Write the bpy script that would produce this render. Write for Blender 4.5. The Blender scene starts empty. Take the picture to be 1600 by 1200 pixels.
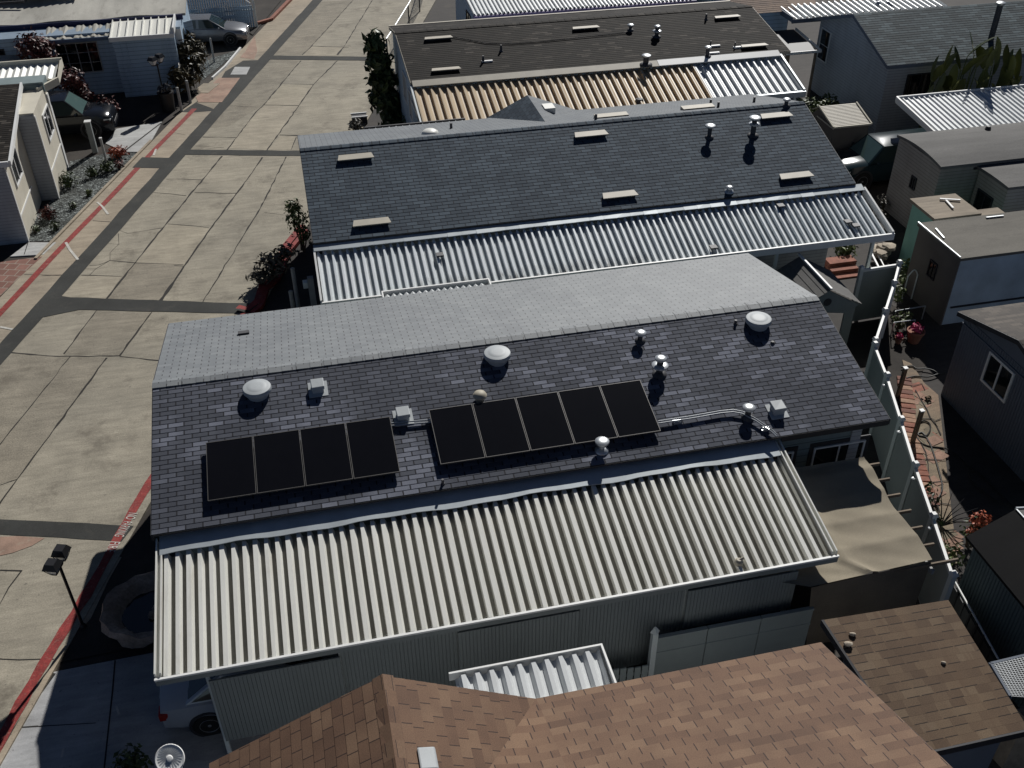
import bpy, bmesh, math, random
from mathutils import Vector, Matrix
random.seed(7)
S = bpy.context.scene
COL = S.collection
# ---------------------------------------------------------------- camera
CAM_F, CAM_W, CAM_H = 1570.0, 1600.0, 18.35
PITCH, ROLL, YAW = math.radians(36.5), math.radians(-0.3), math.radians(12.75)
def _rot(v): return Vector((v[0]*math.cos(YAW)+v[1]*math.sin(YAW), -v[0]*math.sin(YAW)+v[1]*math.cos(YAW), v[2]))
_fw = Vector((0, math.cos(PITCH), -math.sin(PITCH))); _up = Vector((0, math.sin(PITCH), math.cos(PITCH))); _r = Vector((1, 0, 0))
CR = _rot(_r*math.cos(ROLL)+_up*math.sin(ROLL)); CU = _rot(-_r*math.sin(ROLL)+_up*math.cos(ROLL)); CF = _rot(_fw)
CC = Vector((0, 0, CAM_H))
cd = bpy.data.cameras.new('camera'); cam = bpy.data.objects.new('camera', cd); COL.objects.link(cam)
cd.sensor_width = 36; cd.lens = CAM_F/CAM_W*36; cd.clip_end = 2000; cd.clip_start = .1
cam.matrix_world = Matrix(((CR.x, CU.x, -CF.x, 0), (CR.y, CU.y, -CF.y, 0), (CR.z, CU.z, -CF.z, CAM_H), (0, 0, 0, 1)))
S.camera = cam
def P(px, py, z=0.0):
    """surveyed point of the photo, on the horizontal plane at height z"""
    d = CF+CR*((px-800)/CAM_F)-CU*((py-600)/CAM_F)
    return CC+d*((z-CAM_H)/d.z)
def onplane(px, py, p0, n):
    d = CF+CR*((px-800)/CAM_F)-CU*((py-600)/CAM_F); n = Vector(n)
    return CC+d*((Vector(p0)-CC).dot(n)/d.dot(n))
# ---------------------------------------------------------------- light
SUNV = Vector((.64, 1.2, 1.0)).normalized()
el = math.asin(SUNV.z)
W = bpy.data.worlds.new('World'); S.world = W; W.use_nodes = True
nt = W.node_tree; bg = nt.nodes['Background']; sky = nt.nodes.new('ShaderNodeTexSky')
sky.sky_type = 'NISHITA'; sky.sun_disc = False; sky.sun_elevation = el; sky.sun_rotation = math.atan2(SUNV.x, SUNV.y)
sky.air_density = .37; sky.dust_density = .1; sky.ozone_density = 1.0; sky.altitude = 600
nt.links.new(sky.outputs[0], bg.inputs[0]); bg.inputs[1].default_value = .05
sl = bpy.data.lights.new('sun', 'SUN'); sl.energy = 5.0; sl.angle = math.radians(.53); sl.color = (1, .98, .945)
so = bpy.data.objects.new('sun', sl); COL.objects.link(so); so.rotation_euler = SUNV.to_track_quat('Z', 'Y').to_euler(); so.location = SUNV*60
S.view_settings.view_transform = 'Standard'; S.view_settings.look = 'None'; S.view_settings.exposure = -.15; S.view_settings.gamma = 1
S.view_settings.use_curve_mapping = False
# ---------------------------------------------------------------- materials
MATS = {}
class NT:
    def __init__(s, name):
        s.m = bpy.data.materials.new(name); s.m.use_nodes = True; s.t = s.m.node_tree
        s.b = s.t.nodes['Principled BSDF']
    def n(s, typ, **kw):
        o = s.t.nodes.new(typ)
        for k, v in kw.items(): setattr(o, k, v)
        return o
    def l(s, a, b): s.t.links.new(a, b)
    def val(s, sock, v):
        if hasattr(v, 'is_output'): s.l(v, sock)
        else: sock.default_value = v
    def math(s, op, a, b=0.0, c=None):
        o = s.n('ShaderNodeMath', operation=op); s.val(o.inputs[0], a); s.val(o.inputs[1], b)
        if c is not None: s.val(o.inputs[2], c)
        return o.outputs[0]
    def mix(s, f, a, b, typ='MIX'):
        o = s.n('ShaderNodeMix', data_type='RGBA', blend_type=typ)
        s.val(o.inputs[0], f)
        for i, v in ((6, a), (7, b)):
            if isinstance(v, (tuple, list)): o.inputs[i].default_value = (*v[:3], 1)
            else: s.l(v, o.inputs[i])
        return o.outputs[2]
    def noise(s, vec, sc, det=4, rough=.6):
        o = s.n('ShaderNodeTexNoise'); o.inputs['Scale'].default_value = sc; o.inputs['Detail'].default_value = det; o.inputs['Roughness'].default_value = rough
        s.l(vec, o.inputs['Vector']); return o.outputs['Fac']
    def ramp(s, f, lo, hi):
        o = s.n('ShaderNodeMapRange'); s.val(o.inputs[0], f); o.inputs[1].default_value = lo; o.inputs[2].default_value = hi; return o.outputs[0]
    def obj(s): return s.n('ShaderNodeTexCoord').outputs['Object']
    def scale(s, v, x, y, z):
        o = s.n('ShaderNodeMapping'); s.l(v, o.inputs[0]); o.inputs['Scale'].default_value = (x, y, z); return o.outputs[0]
    def bump(s, h, st, d=.01):
        o = s.n('ShaderNodeBump'); o.inputs['Strength'].default_value = st; o.inputs['Distance'].default_value = d; s.l(h, o.inputs['Height']); s.l(o.outputs[0], s.b.inputs['Normal'])
def M(name, col, rough=.75, var=.25, sc=1.2, metal=0., spec=.4, fine=.12, fsc=40, bump=0., stain=0., stretch=None, stcol=None, lap=0.):
    """plain material: base colour broken by two scales of noise, plus optional stains"""
    if name in MATS: return MATS[name]
    k = NT(name); o = k.obj()
    if stretch: o = k.scale(o, *stretch)
    a = k.ramp(k.noise(o, sc, 5), .3, .7); f = k.noise(o, fsc, 3)
    c = k.mix(a, [x*(1-var) for x in col], [min(1, x*(1+var)) for x in col])
    c = k.mix(k.ramp(f, .3, .7), c, k.mix(1.0, c, (1-fine*2,)*3, 'MULTIPLY'))
    if stain:
        s2 = k.ramp(k.noise(o, sc*2.3, 6, .7), .55, .75)
        c = k.mix(k.math('MULTIPLY', s2, stain), c, stcol or [x*.3 for x in col])
    if lap:
        sp = k.n('ShaderNodeSeparateXYZ'); k.l(k.obj(), sp.inputs[0]); fr = k.math('FRACT', k.math('DIVIDE', sp.outputs[2], lap)); c = k.mix(k.math('LESS_THAN', fr, .14), c, k.mix(1.0, c, (.55, .55, .57), 'MULTIPLY'))
        gr = k.ramp(k.noise(k.scale(k.obj(), 2.2, 2.2, .35), 1.3, 5, .7), .45, .75); c = k.mix(k.math('MULTIPLY', gr, .35), c, k.mix(1.0, c, (.5, .48, .45), 'MULTIPLY'))
    k.l(c, k.b.inputs['Base Color']); k.b.inputs['Roughness'].default_value = rough; k.b.inputs['Metallic'].default_value = metal; k.b.inputs['Specular IOR Level'].default_value = spec
    if bump: k.bump(f, bump)
    MATS[name] = k.m; return k.m
def shingle(name, tones, tw, th, key=.035, keycol=(.012, .012, .014), patch=.5, keyv=.9, rough=.8, wob=0., spec=.4, psc=.35, grain=.35, streak=0., dash=0., rowv=0.):
    """asphalt tabs in metres from the UV map; random tone per tab, dark keyways"""
    k = NT(name); uv = k.n('ShaderNodeUVMap').outputs[0]; sp = k.n('ShaderNodeSeparateXYZ'); k.l(uv, sp.inputs[0]); u, v = sp.outputs[0], sp.outputs[1]
    row = k.math('FLOOR', k.math('DIVIDE', v, th))
    wr = k.n('ShaderNodeTexWhiteNoise', noise_dimensions='1D'); k.l(row, wr.inputs['W'])
    off = k.math('ADD', k.math('MULTIPLY', k.math('MODULO', row, 2.0), .5), k.math('MULTIPLY', wr.outputs['Value'], wob))
    uu = k.math('ADD', k.math('DIVIDE', u, tw), off)
    ci = k.math('FLOOR', uu); fr = k.math('SUBTRACT', uu, ci); rv = k.math('SUBTRACT', k.math('DIVIDE', v, th), row)
    cb = k.n('ShaderNodeCombineXYZ'); k.l(ci, cb.inputs[0]); k.l(row, cb.inputs[1])
    wn = k.n('ShaderNodeTexWhiteNoise', noise_dimensions='2D'); k.l(cb.outputs[0], wn.inputs['Vector'])
    pn = k.noise(uv, psc, 3, .55)
    t = k.math('ADD', wn.outputs['Value'], k.math('MULTIPLY', k.math('SUBTRACT', pn, .5), patch*4))
    if rowv: t = k.math('ADD', t, k.math('MULTIPLY', k.math('SUBTRACT', wr.outputs['Value'], .5), rowv))
    cr = k.n('ShaderNodeValToRGB'); k.l(t, cr.inputs[0]); e = cr.color_ramp.elements
    n = len(tones)
    while len(e) < n: e.new(.5)
    for i, (p, c) in enumerate(tones): e[i].position = p; e[i].color = (*c, 1)
    g = k.noise(uv, 55, 4, .75)
    c = k.mix(1.0, cr.outputs[0], k.mix(k.ramp(g, .3, .7), (1-grain,)*3, (1+grain*.6,)*3), 'MULTIPLY')
    dirt = k.ramp(k.noise(k.scale(uv, 1.2, .35, 1), .8, 5, .65), .3, .75)
    c = k.mix(1.0, c, k.mix(dirt, (.78, .78, .8), (1.1, 1.1, 1.08)), 'MULTIPLY')
    if streak:
        sn = k.ramp(k.noise(k.scale(uv, 3.2, .5, 1), 1.0, 3, .6), .55, .68); c = k.mix(k.math('MULTIPLY', sn, streak), c, tones[0][1])
    if dash:
        w2 = k.n('ShaderNodeTexWhiteNoise', noise_dimensions='3D'); k.l(cb.outputs[0], w2.inputs['Vector'])
        dd = k.math('MULTIPLY', k.math('LESS_THAN', rv, .09), k.math('GREATER_THAN', w2.outputs['Value'], dash)); dd = k.math('MULTIPLY', dd, k.math('GREATER_THAN', fr, .12)); c = k.mix(dd, c, keycol)  # dashes paint the butt shadows of raised tabs into the colour
    kk = k.math('MULTIPLY', k.math('GREATER_THAN', fr, 1-key), k.math('LESS_THAN', rv, keyv))
    c = k.mix(kk, c, keycol)
    k.l(c, k.b.inputs['Base Color']); k.b.inputs['Roughness'].default_value = rough; k.b.inputs['Specular IOR Level'].default_value = spec
    k.bump(g, .35, .006); MATS[name] = k.m; return k.m
def leafmat(name, c1, c2, rough=.5):
    k = NT(name); gi = k.n('ShaderNodeNewGeometry'); c = k.mix(gi.outputs['Random Per Island'], c1, c2)
    k.l(c, k.b.inputs['Base Color']); k.b.inputs['Roughness'].default_value = rough; k.b.inputs['Specular IOR Level'].default_value = .35; MATS[name] = k.m; return k.m
def glass(name, col=(.006, .008, .01), rough=.06, spec=.6):
    return M(name, col, rough=rough, var=.1, fine=.0, spec=spec)
# ---------------------------------------------------------------- mesh builder
class MB:
    def __init__(s, o=None): s.v = []; s.f = []; s.uv = []; s.mi = []; s.o = o.location.copy() if o else None
    def face(s, pts, uv=None, m=0):
        i = len(s.v); s.v += [tuple(p) for p in pts]; s.f.append(tuple(range(i, i+len(pts)))); s.uv.append(uv); s.mi.append(m)
    def box(s, x0, x1, y0, y1, z0, z1, m=0):
        s.hexa([(x0, y0, z0), (x1, y0, z0), (x1, y1, z0), (x0, y1, z0), (x0, y0, z1), (x1, y0, z1), (x1, y1, z1), (x0, y1, z1)], m)
    def hexa(s, c, m=0):
        i = len(s.v); s.v += [tuple(p) for p in c]
        for f in ((3, 2, 1, 0), (4, 5, 6, 7), (0, 1, 5, 4), (1, 2, 6, 5), (2, 3, 7, 6), (3, 0, 4, 7)):
            s.f.append(tuple(i+j for j in f)); s.uv.append(None); s.mi.append(m)
    def bar(s, a, b, w, h=None, m=0, up=(0, 0, 1)):
        """square bar from a to b"""
        a, b = Vector(a), Vector(b); h = h or w; d = (b-a).normalized(); u = Vector(up)
        if abs(d.dot(u)) > .98: u = Vector((0, 1, 0))
        x = d.cross(u).normalized()*w/2; y = x.cross(d).normalized()*h/2
        s.hexa([a-x-y, a+x-y, a+x+y, a-x+y, b-x-y, b+x-y, b+x+y, b-x+y], m)
    def prism(s, poly, z0, z1, m=0, uv=True):
        n = len(poly); z0f = z0 if callable(z0) else (lambda p: z0); z1f = z1 if callable(z1) else (lambda p: z1)
        s.face([(p[0], p[1], z1f(p)) for p in poly], [(p[0], p[1]) for p in poly], m); s.face([(p[0], p[1], z0f(p)) for p in reversed(poly)], None, m)
        for i in range(n):
            a, b = poly[i], poly[(i+1) % n]; s.face([(a[0], a[1], z0f(a)), (b[0], b[1], z0f(b)), (b[0], b[1], z1f(b)), (a[0], a[1], z1f(a))], None, m)
    def slab(s, q, t, m=0, uv=None):
        """4 or more corners of a sloping sheet (ccw from above) with thickness t downwards"""
        q = [Vector(p) for p in q]; lo = [p-Vector((0, 0, t)) for p in q]; n = len(q)
        s.face(q, uv, m); s.face(list(reversed(lo)), None, m)
        for i in range(n): j = (i+1) % n; s.face([lo[i], lo[j], q[j], q[i]], None, m)
    def tube(s, pts, r, n=8, m=0, cap=True):
        pts = [Vector(p) for p in pts]; rr = r if isinstance(r, (list, tuple)) else [r]*len(pts); base = len(s.v); px = None
        for k, p in enumerate(pts):
            d = (pts[min(k+1, len(pts)-1)]-pts[max(k-1, 0)]).normalized()
            if px is None: px = d.orthogonal().normalized()
            px = (px-d*px.dot(d)).normalized(); py = d.cross(px)
            for j in range(n):
                a = 2*math.pi*j/n; s.v.append(tuple(p+px*math.cos(a)*rr[k]+py*math.sin(a)*rr[k]))
        for k in range(len(pts)-1):
            for j in range(n):
                a = base+k*n+j; b = base+k*n+(j+1) % n; s.f.append((a, b, b+n, a+n)); s.uv.append(None); s.mi.append(m)
        if cap:
            s.f.append(tuple(reversed(range(base, base+n)))); s.uv.append(None); s.mi.append(m)
            e = base+(len(pts)-1)*n; s.f.append(tuple(range(e, e+n))); s.uv.append(None); s.mi.append(m)
    def lathe(s, c, prof, n=20, m=0, axis=None, jit=0.):
        """prof: (radius, height) pairs; axis: optional (X, Y, Z) frame vectors"""
        X, Y, Z = axis or (Vector((1, 0, 0)), Vector((0, 1, 0)), Vector((0, 0, 1))); c = Vector(c); base = len(s.v)
        for r, h in prof:
            for j in range(n):
                a = 2*math.pi*j/n; q = 1+jit*math.sin(3*a+h*9)*.6+(random.uniform(-jit, jit) if jit else 0)
                s.v.append(tuple(c+X*(r*math.cos(a)*q)+Y*(r*math.sin(a)*q)+Z*h))
        for k in range(len(prof)-1):
            for j in range(n):
                a = base+k*n+j; b = base+k*n+(j+1) % n; s.f.append((a, b, b+n, a+n)); s.uv.append(None); s.mi.append(m)
        s.f.append(tuple(reversed(range(base, base+n)))); s.uv.append(None); s.mi.append(m)
        e = base+(len(prof)-1)*n; s.f.append(tuple(range(e, e+n))); s.uv.append(None); s.mi.append(m)
    def build(s, name, mats, parent=None, smooth=False, bevel=0., loc=None, sub=0):
        if s.o is not None: s.v = [(p[0]-s.o[0], p[1]-s.o[1], p[2]-s.o[2]) for p in s.v]
        me = bpy.data.meshes.new(name); me.from_pydata(s.v, [], s.f)
        if not isinstance(mats, (list, tuple)): mats = [mats]
        for m in mats: me.materials.append(m)
        if any(s.mi): me.polygons.foreach_set('material_index', s.mi)
        if any(s.uv):
            ul = me.uv_layers.new(name='UVMap'); k = 0; d = []
            for f, uv in zip(s.f, s.uv):
                for j in range(len(f)): d += list(uv[j]) if uv else [0., 0.]
            ul.data.foreach_set('uv', d)
        me.update()
        o = bpy.data.objects.new(name, me); COL.objects.link(o)
        if parent: o.parent = parent
        if loc is not None: o.location = loc
        if smooth:
            me.polygons.foreach_set('use_smooth', [True]*len(s.f)); 
            b = bmesh.new(); b.from_mesh(me); bmesh.ops.remove_doubles(b, verts=b.verts, dist=1e-5); b.to_mesh(me); b.free()
            me.set_sharp_from_angle(angle=math.radians(42))
        if bevel:
            md = o.modifiers.new('bevel', 'BEVEL'); md.width = bevel; md.segments = 2; md.limit_method = 'ANGLE'
        if sub:
            md = o.modifiers.new('sub', 'SUBSURF'); md.levels = md.render_levels = sub
        return o
def thing(name, label, cat, loc=(0, 0, 0), rz=0., group=None):
    o = bpy.data.objects.new(name, None); COL.objects.link(o); o.location = loc; o.rotation_euler = (0, 0, rz); o.empty_display_size = .2
    return tag(o, label, cat, group)
def tag(o, label, cat, group=None):
    o['label'] = label; o['category'] = cat
    if group: o['group'] = group
    return o
def struct(o, kind='structure'):
    o['kind'] = kind; return o
def dup(root, loc, rz=None, label=None, sc=None):
    r = root.copy(); COL.objects.link(r); r.location = loc
    if rz is not None: r.rotation_euler = (0, 0, rz)
    if sc: r.scale = (sc,)*3
    if label: r['label'] = label
    for ch in list(root.children):
        c = ch.copy(); COL.objects.link(c); c.parent = r
        for g in list(ch.children):
            d = g.copy(); COL.objects.link(d); d.parent = c
    return r
def sub(p, o): return (p[0]-o[0], p[1]-o[1], p[2]-(o[2] if len(o) > 2 else 0))
# shingled roof plane: real overlapping courses (ccw corners: eave left, eave right, ridge right, ridge left)
def courses(mb, e0, e1, r1, r0, th, butt=.012, m=0, uoff=0.):
    e0, e1, r1, r0 = map(Vector, (e0, e1, r1, r0)); L = ((e0+e1)/2-(r0+r1)/2).length; n = max(1, round(L/th)); U = (e1-e0).normalized()
    nrm = (e1-e0).cross(r0-e0).normalized()
    for i in range(n):
        a, b = i/n, (i+1)/n; A = e0.lerp(r0, a); B = e1.lerp(r1, a); Cc = e1.lerp(r1, b); D = e0.lerp(r0, b); up = nrm*butt
        vv0, vv1 = (i+.002)*th, (i+.998)*th
        uv = [((p-e0).dot(U)+uoff, w) for p, w in ((A, vv0), (B, vv0), (Cc, vv1), (D, vv1))]
        mb.face([A+up, B+up, Cc+up*.15, D+up*.15], uv, m)
        mb.face([A-up*.1, B-up*.1, B+up, A+up], [(uv[0][0], vv0), (uv[1][0], vv0)]*2, m)
def corrug(mb, x0, x1, yt, zt, yb, zb, prof, m=0, groove=None):
    """ribbed sheet running from the (yt,zt) edge down to the (yb,zb) edge; prof = (dx,dz) over one period"""
    per = prof[-1][0]; x = x0; pts = []; rg = random.Random(int(x0*100)+int(yb*10))
    while x < x1:
        kz = 1+rg.uniform(-.07, .07); kx = rg.uniform(-.006, .006)
        for dx, dz in prof[:-1]:
            if x+dx <= x1: pts.append((x+dx+(kx if dx > 0 else 0), dz*kz))
        x += per
    for (xa, za), (xb, zb_) in zip(pts, pts[1:]):
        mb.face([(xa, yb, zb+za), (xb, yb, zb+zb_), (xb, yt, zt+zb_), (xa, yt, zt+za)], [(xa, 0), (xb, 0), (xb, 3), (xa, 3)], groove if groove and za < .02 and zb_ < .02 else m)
        mb.face([(xa, yt, zt+za-.012), (xb, yt, zt+zb_-.012), (xb, yb, zb+zb_-.012), (xa, yb, zb+za-.012)], None, m)
# ---------------------------------------------------------------- materials of the place
def concrete(name, base, warm, agg=.5, stain=.5):
    k = NT(name); o = k.obj()
    big = k.ramp(k.noise(o, .16, 4, .55), .35, .65); mid = k.ramp(k.noise(o, .9, 6, .65), .3, .7); fine = k.noise(o, 26, 5, .8)
    c = k.mix(big, base, warm); c = k.mix(1.0, c, k.mix(mid, (.78, .78, .78), (1.12, 1.12, 1.12)), 'MULTIPLY')
    c = k.mix(1.0, c, k.mix(k.ramp(fine, .35, .65), (1-agg*.5,)*3, (1+agg*.25,)*3), 'MULTIPLY')
    bro = k.ramp(k.noise(k.scale(o, .3, 1.8, 1), 3.0, 5, .7), .35, .68); c = k.mix(1.0, c, k.mix(bro, (.8, .8, .8), (1.1, 1.1, 1.1)), 'MULTIPLY')
    st = k.ramp(k.noise(o, .55, 8, .75), .54, .72); c = k.mix(k.math('MULTIPLY', st, stain), c, (.1, .085, .065))
    pit = k.math('GREATER_THAN', k.noise(o, 9, 2, .5), .71); c = k.mix(k.math('MULTIPLY', pit, .45), c, (.06, .055, .05))
    k.l(c, k.b.inputs['Base Color']); k.b.inputs['Roughness'].default_value = .85; k.b.inputs['Specular IOR Level'].default_value = .3; k.bump(fine, .25, .004)
    MATS[name] = k.m; return k.m
m_road = concrete('road concrete', (.325, .295, .235), (.385, .345, .27), .6, .8)
m_slabA = concrete('newer concrete', (.375, .335, .255), (.41, .36, .28), .4, .4)
m_slabB = concrete('worn concrete', (.29, .26, .205), (.33, .29, .225), .8, .8)
m_edge = concrete('edge concrete', (.36, .31, .24), (.42, .345, .255), .4, .45)
m_walk = concrete('walk concrete', (.46, .46, .45), (.52, .52, .5), .25, .15)
m_drive = concrete('driveway concrete', (.36, .36, .36), (.42, .42, .42), .25, .15)
m_dirt = M('bare soil', (.045, .038, .032), .95, .4, .7, fsc=18, bump=.5)
m_yard = concrete('yard paving', (.045, .04, .037), (.06, .052, .047), .5, .5)
m_asph = M('asphalt patch', (.046, .047, .043), .9, .3, .8, fsc=60, fine=.25, bump=.4, stain=.4, stcol=(.10, .09, .075))
m_joint = M('joint tar', (.028, .025, .022), .9, .3)
m_red = M('red kerb paint', (.30, .035, .03), .75, .3, 3.5, fsc=30, fine=.25, stain=.85, stcol=(.30, .2, .15))
m_redworn = M('worn red paint', (.36, .235, .175), .85, .25, 1.5, stain=.9, stcol=(.36, .30, .225))
m_wpaint = M('white road paint', (.56, .54, .49), .7, .2, 3)
k = NT('blue grey gravel'); o = k.obj(); vo = k.n('ShaderNodeTexVoronoi'); vo.inputs['Scale'].default_value = 13; k.l(o, vo.inputs['Vector']); vg = k.n('ShaderNodeSeparateColor'); k.l(vo.outputs['Color'], vg.inputs[0])
gc = k.mix(k.math('POWER', vg.outputs[0], 2.6), (.018, .022, .02), (.25, .275, .265)); gc = k.mix(k.math('MULTIPLY', k.ramp(k.noise(o, 1.1, 5), .5, .7), .7), gc, (.03, .03, .022)); k.l(gc, k.b.inputs['Base Color']); k.b.inputs['Roughness'].default_value = .9
k.bump(k.math('SUBTRACT', 1.0, vo.outputs['Distance']), 1.0, .05); m_gravel = MATS['g'] = k.m
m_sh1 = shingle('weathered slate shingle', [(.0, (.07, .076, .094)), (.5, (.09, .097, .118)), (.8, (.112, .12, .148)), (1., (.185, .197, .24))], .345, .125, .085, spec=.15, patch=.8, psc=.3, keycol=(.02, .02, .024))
m_sh1f = shingle('slate shingle with painted sunlight', [(.0, (.165, .18, .19)), (.5, (.185, .2, .21)), (1., (.215, .23, .238))], .345, .125, .07, keycol=(.03, .03, .034), patch=.25, keyv=.7, grain=.2, spec=.6, rough=.65)  # same slate shingle, tones lightened to paint sun on the far slope
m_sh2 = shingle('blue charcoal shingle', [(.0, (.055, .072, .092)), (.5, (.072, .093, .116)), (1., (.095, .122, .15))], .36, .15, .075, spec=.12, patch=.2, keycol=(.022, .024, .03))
m_sh2f = shingle('charcoal shingle with painted sunlight', [(.0, (.16, .175, .19)), (1., (.19, .205, .215))], .36, .15, .04, patch=.2, grain=.2)  # charcoal tones lightened to paint sun on the slopes facing it
m_sh3 = shingle('dark brown shingle', [(.0, (.015, .0125, .010)), (.6, (.021, .0175, .014)), (.9, (.03, .025, .02)), (1., (.075, .065, .055))], .36, .16, .05, patch=.25, spec=.12)
m_shb = shingle('russet brown shingle', [(.0, (.125, .068, .041)), (.35, (.158, .088, .053)), (.7, (.174, .1, .06)), (1., (.21, .127, .077))], .36, .19, .05, keycol=(.03, .016, .012), patch=.3, wob=.5, keyv=.95, psc=1.3, grain=.4, rowv=.45)
m_shc = shingle('mossy brown shingle', [(.0, (.115, .07, .04)), (.4, (.145, .092, .054)), (.8, (.17, .112, .066)), (1., (.2, .138, .085))], .3, .17, .0, keycol=(.02, .013, .01), patch=.25, wob=.7, psc=.9, streak=.9, keyv=.0, dash=.42, grain=.45)
m_shd = shingle('dull brown shingle', [(.0, (.05, .04, .033)), (.6, (.07, .057, .046)), (1., (.11, .09, .072))], .34, .16, .03, patch=.3)
m_sh5 = shingle('grey blue shingle', [(.0, (.036, .052, .06)), (.5, (.052, .074, .084)), (1., (.105, .14, .155))], .45, .16, .05, patch=.3, spec=.2)
m_groove = M('dirt and painted shade in metal grooves', (.30, .285, .245), .8, .25, 1.2, fine=.1, stain=.7, stcol=(.14, .12, .095), stretch=(3, .3, 1))  # shade of the rib valleys painted in, along with dirt
m_cream = M('cream enamel metal', (.76, .755, .70), .45, .07, .9, fine=.04, stain=.45, stcol=(.42, .38, .30), stretch=(1.6, .22, 1))
k = NT('white metal with grime'); o = k.obj(); sp = k.n('ShaderNodeSeparateXYZ'); k.l(o, sp.inputs[0])
gm = k.math('MULTIPLY', k.ramp(k.noise(k.scale(o, 1.5, .5, 1), 2.2, 5, .7), .45, .6), k.ramp(sp.outputs[1], -.55, -1.05)); gm = k.math('MULTIPLY', gm, k.math('LESS_THAN', k.math('ABSOLUTE', k.math('ADD', sp.outputs[0], 2.5)), 3.6))
wc = k.mix(k.ramp(k.noise(k.scale(o, 1.4, .22, 1), 1.0, 5), .35, .7), (.68, .73, .75), (.78, .81, .82)); wc = k.mix(k.math('MULTIPLY', k.ramp(k.noise(k.scale(o, 2.5, .3, 1), 2.0, 5, .7), .58, .72), .35), wc, (.36, .37, .36)); k.l(k.mix(gm, wc, (.045, .045, .04)), k.b.inputs['Base Color']); k.b.inputs['Roughness'].default_value = .42; m_whiteg = MATS['wg'] = k.m
m_creamd = M('cream metal rib side', (.55, .53, .46), .45, .06, .8, fine=.03)
m_white = M('white enamel metal', (.68, .70, .70), .4, .06, .7, fine=.03, stain=.3, stcol=(.36, .36, .33), stretch=(1, .25, 1))
m_tanm = M('tan enamel metal', (.56, .44, .29), .5, .1, .8, fine=.04, stain=.5, stcol=(.33, .22, .12), stretch=(1, .2, 1))
m_flash = M('flashing metal', (.46, .50, .52), .4, .12, 1.5, metal=.25, fine=.04)
m_vent = M('grey painted vent', (.40, .425, .435), .55, .08, 3, fine=.04)
m_galv = M('galvanised metal', (.55, .57, .58), .35, .12, 4, metal=.6, fine=.05)
m_dmetal = M('dark weathered pipe', (.07, .07, .075), .6, .3, 5)
m_black = M('black metal', (.014, .014, .016), .45, .2, 3)
m_beige = M('beige vent cover', (.42, .38, .30), .6, .12, 3, fine=.06)
m_sidepan = M('ribbed grey panel', (.21, .23, .225), .7, .12, .7, fine=.05, stretch=(1, 1, .3))
m_wallg = M('grey green siding', (.20, .255, .26), .75, .1, .6, fine=.05, lap=0.2)
m_wallb = M('pale blue siding', (.38, .50, .62), .7, .12, .6, fine=.05, lap=0.2)
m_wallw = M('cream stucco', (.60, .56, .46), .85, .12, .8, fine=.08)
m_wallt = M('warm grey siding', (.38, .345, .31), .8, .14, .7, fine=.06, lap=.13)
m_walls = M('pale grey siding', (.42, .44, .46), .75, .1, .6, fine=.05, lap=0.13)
m_wallk = M('slate blue siding', (.13, .15, .185), .75, .12, .6, fine=.06)
m_teal = M('dark teal siding', (.115, .15, .155), .75, .12, .6, fine=.06)
m_green = M('sea green paint', (.24, .47, .39), .75, .15, .8, fine=.06)
m_tanw = M('tan painted board', (.15, .135, .12), .8, .15, .8, fine=.06)
m_violet = M('violet trim', (.20, .15, .30), .6, .15, 1)
m_wtrim = M('white trim', (.74, .74, .72), .5, .06, 1, fine=.03)
m_dtrim = M('dark trim', (.03, .03, .035), .6, .2, 1)
m_vinyl = M('white vinyl', (.66, .70, .68), .5, .06, .6, fine=.03)
m_vinylp = M('grey and shade-painted vinyl', (.31, .345, .335), .55, .12, .5, fine=.04)
m_tarp = M('tan shade cloth', (.33, .285, .21), .9, .15, .8, fsc=70, fine=.12, bump=.4)
m_wood = M('weathered plywood', (.30, .25, .19), .85, .3, 1.6, stretch=(.4, 3, 1), stain=.6, stcol=(.12, .09, .07))
m_timb = M('timber', (.22, .17, .12), .8, .25, 2)
m_felt = M('grey roll roofing', (.175, .17, .162), .9, .2, .9, fsc=60, fine=.2, bump=.3, stain=.5, stcol=(.07, .07, .065), stretch=(.3, 1.3, 1))
m_felt2 = M('tan roll roofing', (.185, .172, .148), .9, .2, .9, fsc=60, fine=.2, bump=.3, stain=.6, stcol=(.06, .055, .05), stretch=(.3, 1.3, 1))
m_dirtyw = M('dirty white coating', (.40, .385, .34), .85, .25, .8, fine=.1, stain=.75, stcol=(.15, .13, .11), stretch=(1, .35, 1))
m_brick = M('red brick', (.30, .115, .075), .85, .3, 4, fine=.15, stain=.5, stcol=(.3, .22, .16))
m_stone = M('pale stone', (.55, .47, .37), .9, .25, 2.5, fsc=20, fine=.2, bump=.6)
m_rock = M('grotto rock', (.36, .28, .23), .9, .35, 2.2, fsc=14, fine=.2, bump=.9)
m_water = glass('dark water', (.01, .016, .02), .05)
m_glass = glass('window glass')
m_cglass = glass('car glass', (.018, .03, .03), .04, .8)
m_pglass = glass('windscreen with painted reflection', (.07, .115, .11), .04, .8)  # sky reflection put into the base colour
m_cell = M('solar cell', (.006, .006, .0075), .13, .15, 1.2, fine=.0, spec=.3)
m_alu = M('dull aluminium frame', (.12, .115, .11), .45, .1, 3, metal=.4)
m_tyre = M('tyre rubber', (.012, .012, .012), .85, .2, 4)
m_rim = M('alloy rim', (.35, .35, .36), .3, .1, 4, metal=.7)
m_lamp = M('lamp lens', (.7, .72, .72), .15, .05, 3, spec=.8)
m_redl = M('tail lamp', (.28, .015, .01), .2, .1, 3)
m_post = M('grey painted post', (.36, .36, .35), .7, .2, 3)
m_hose = M('garden hose', (.015, .015, .013), .6, .2, 4)
m_terra = M('terracotta', (.33, .14, .09), .8, .2, 4)
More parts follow.
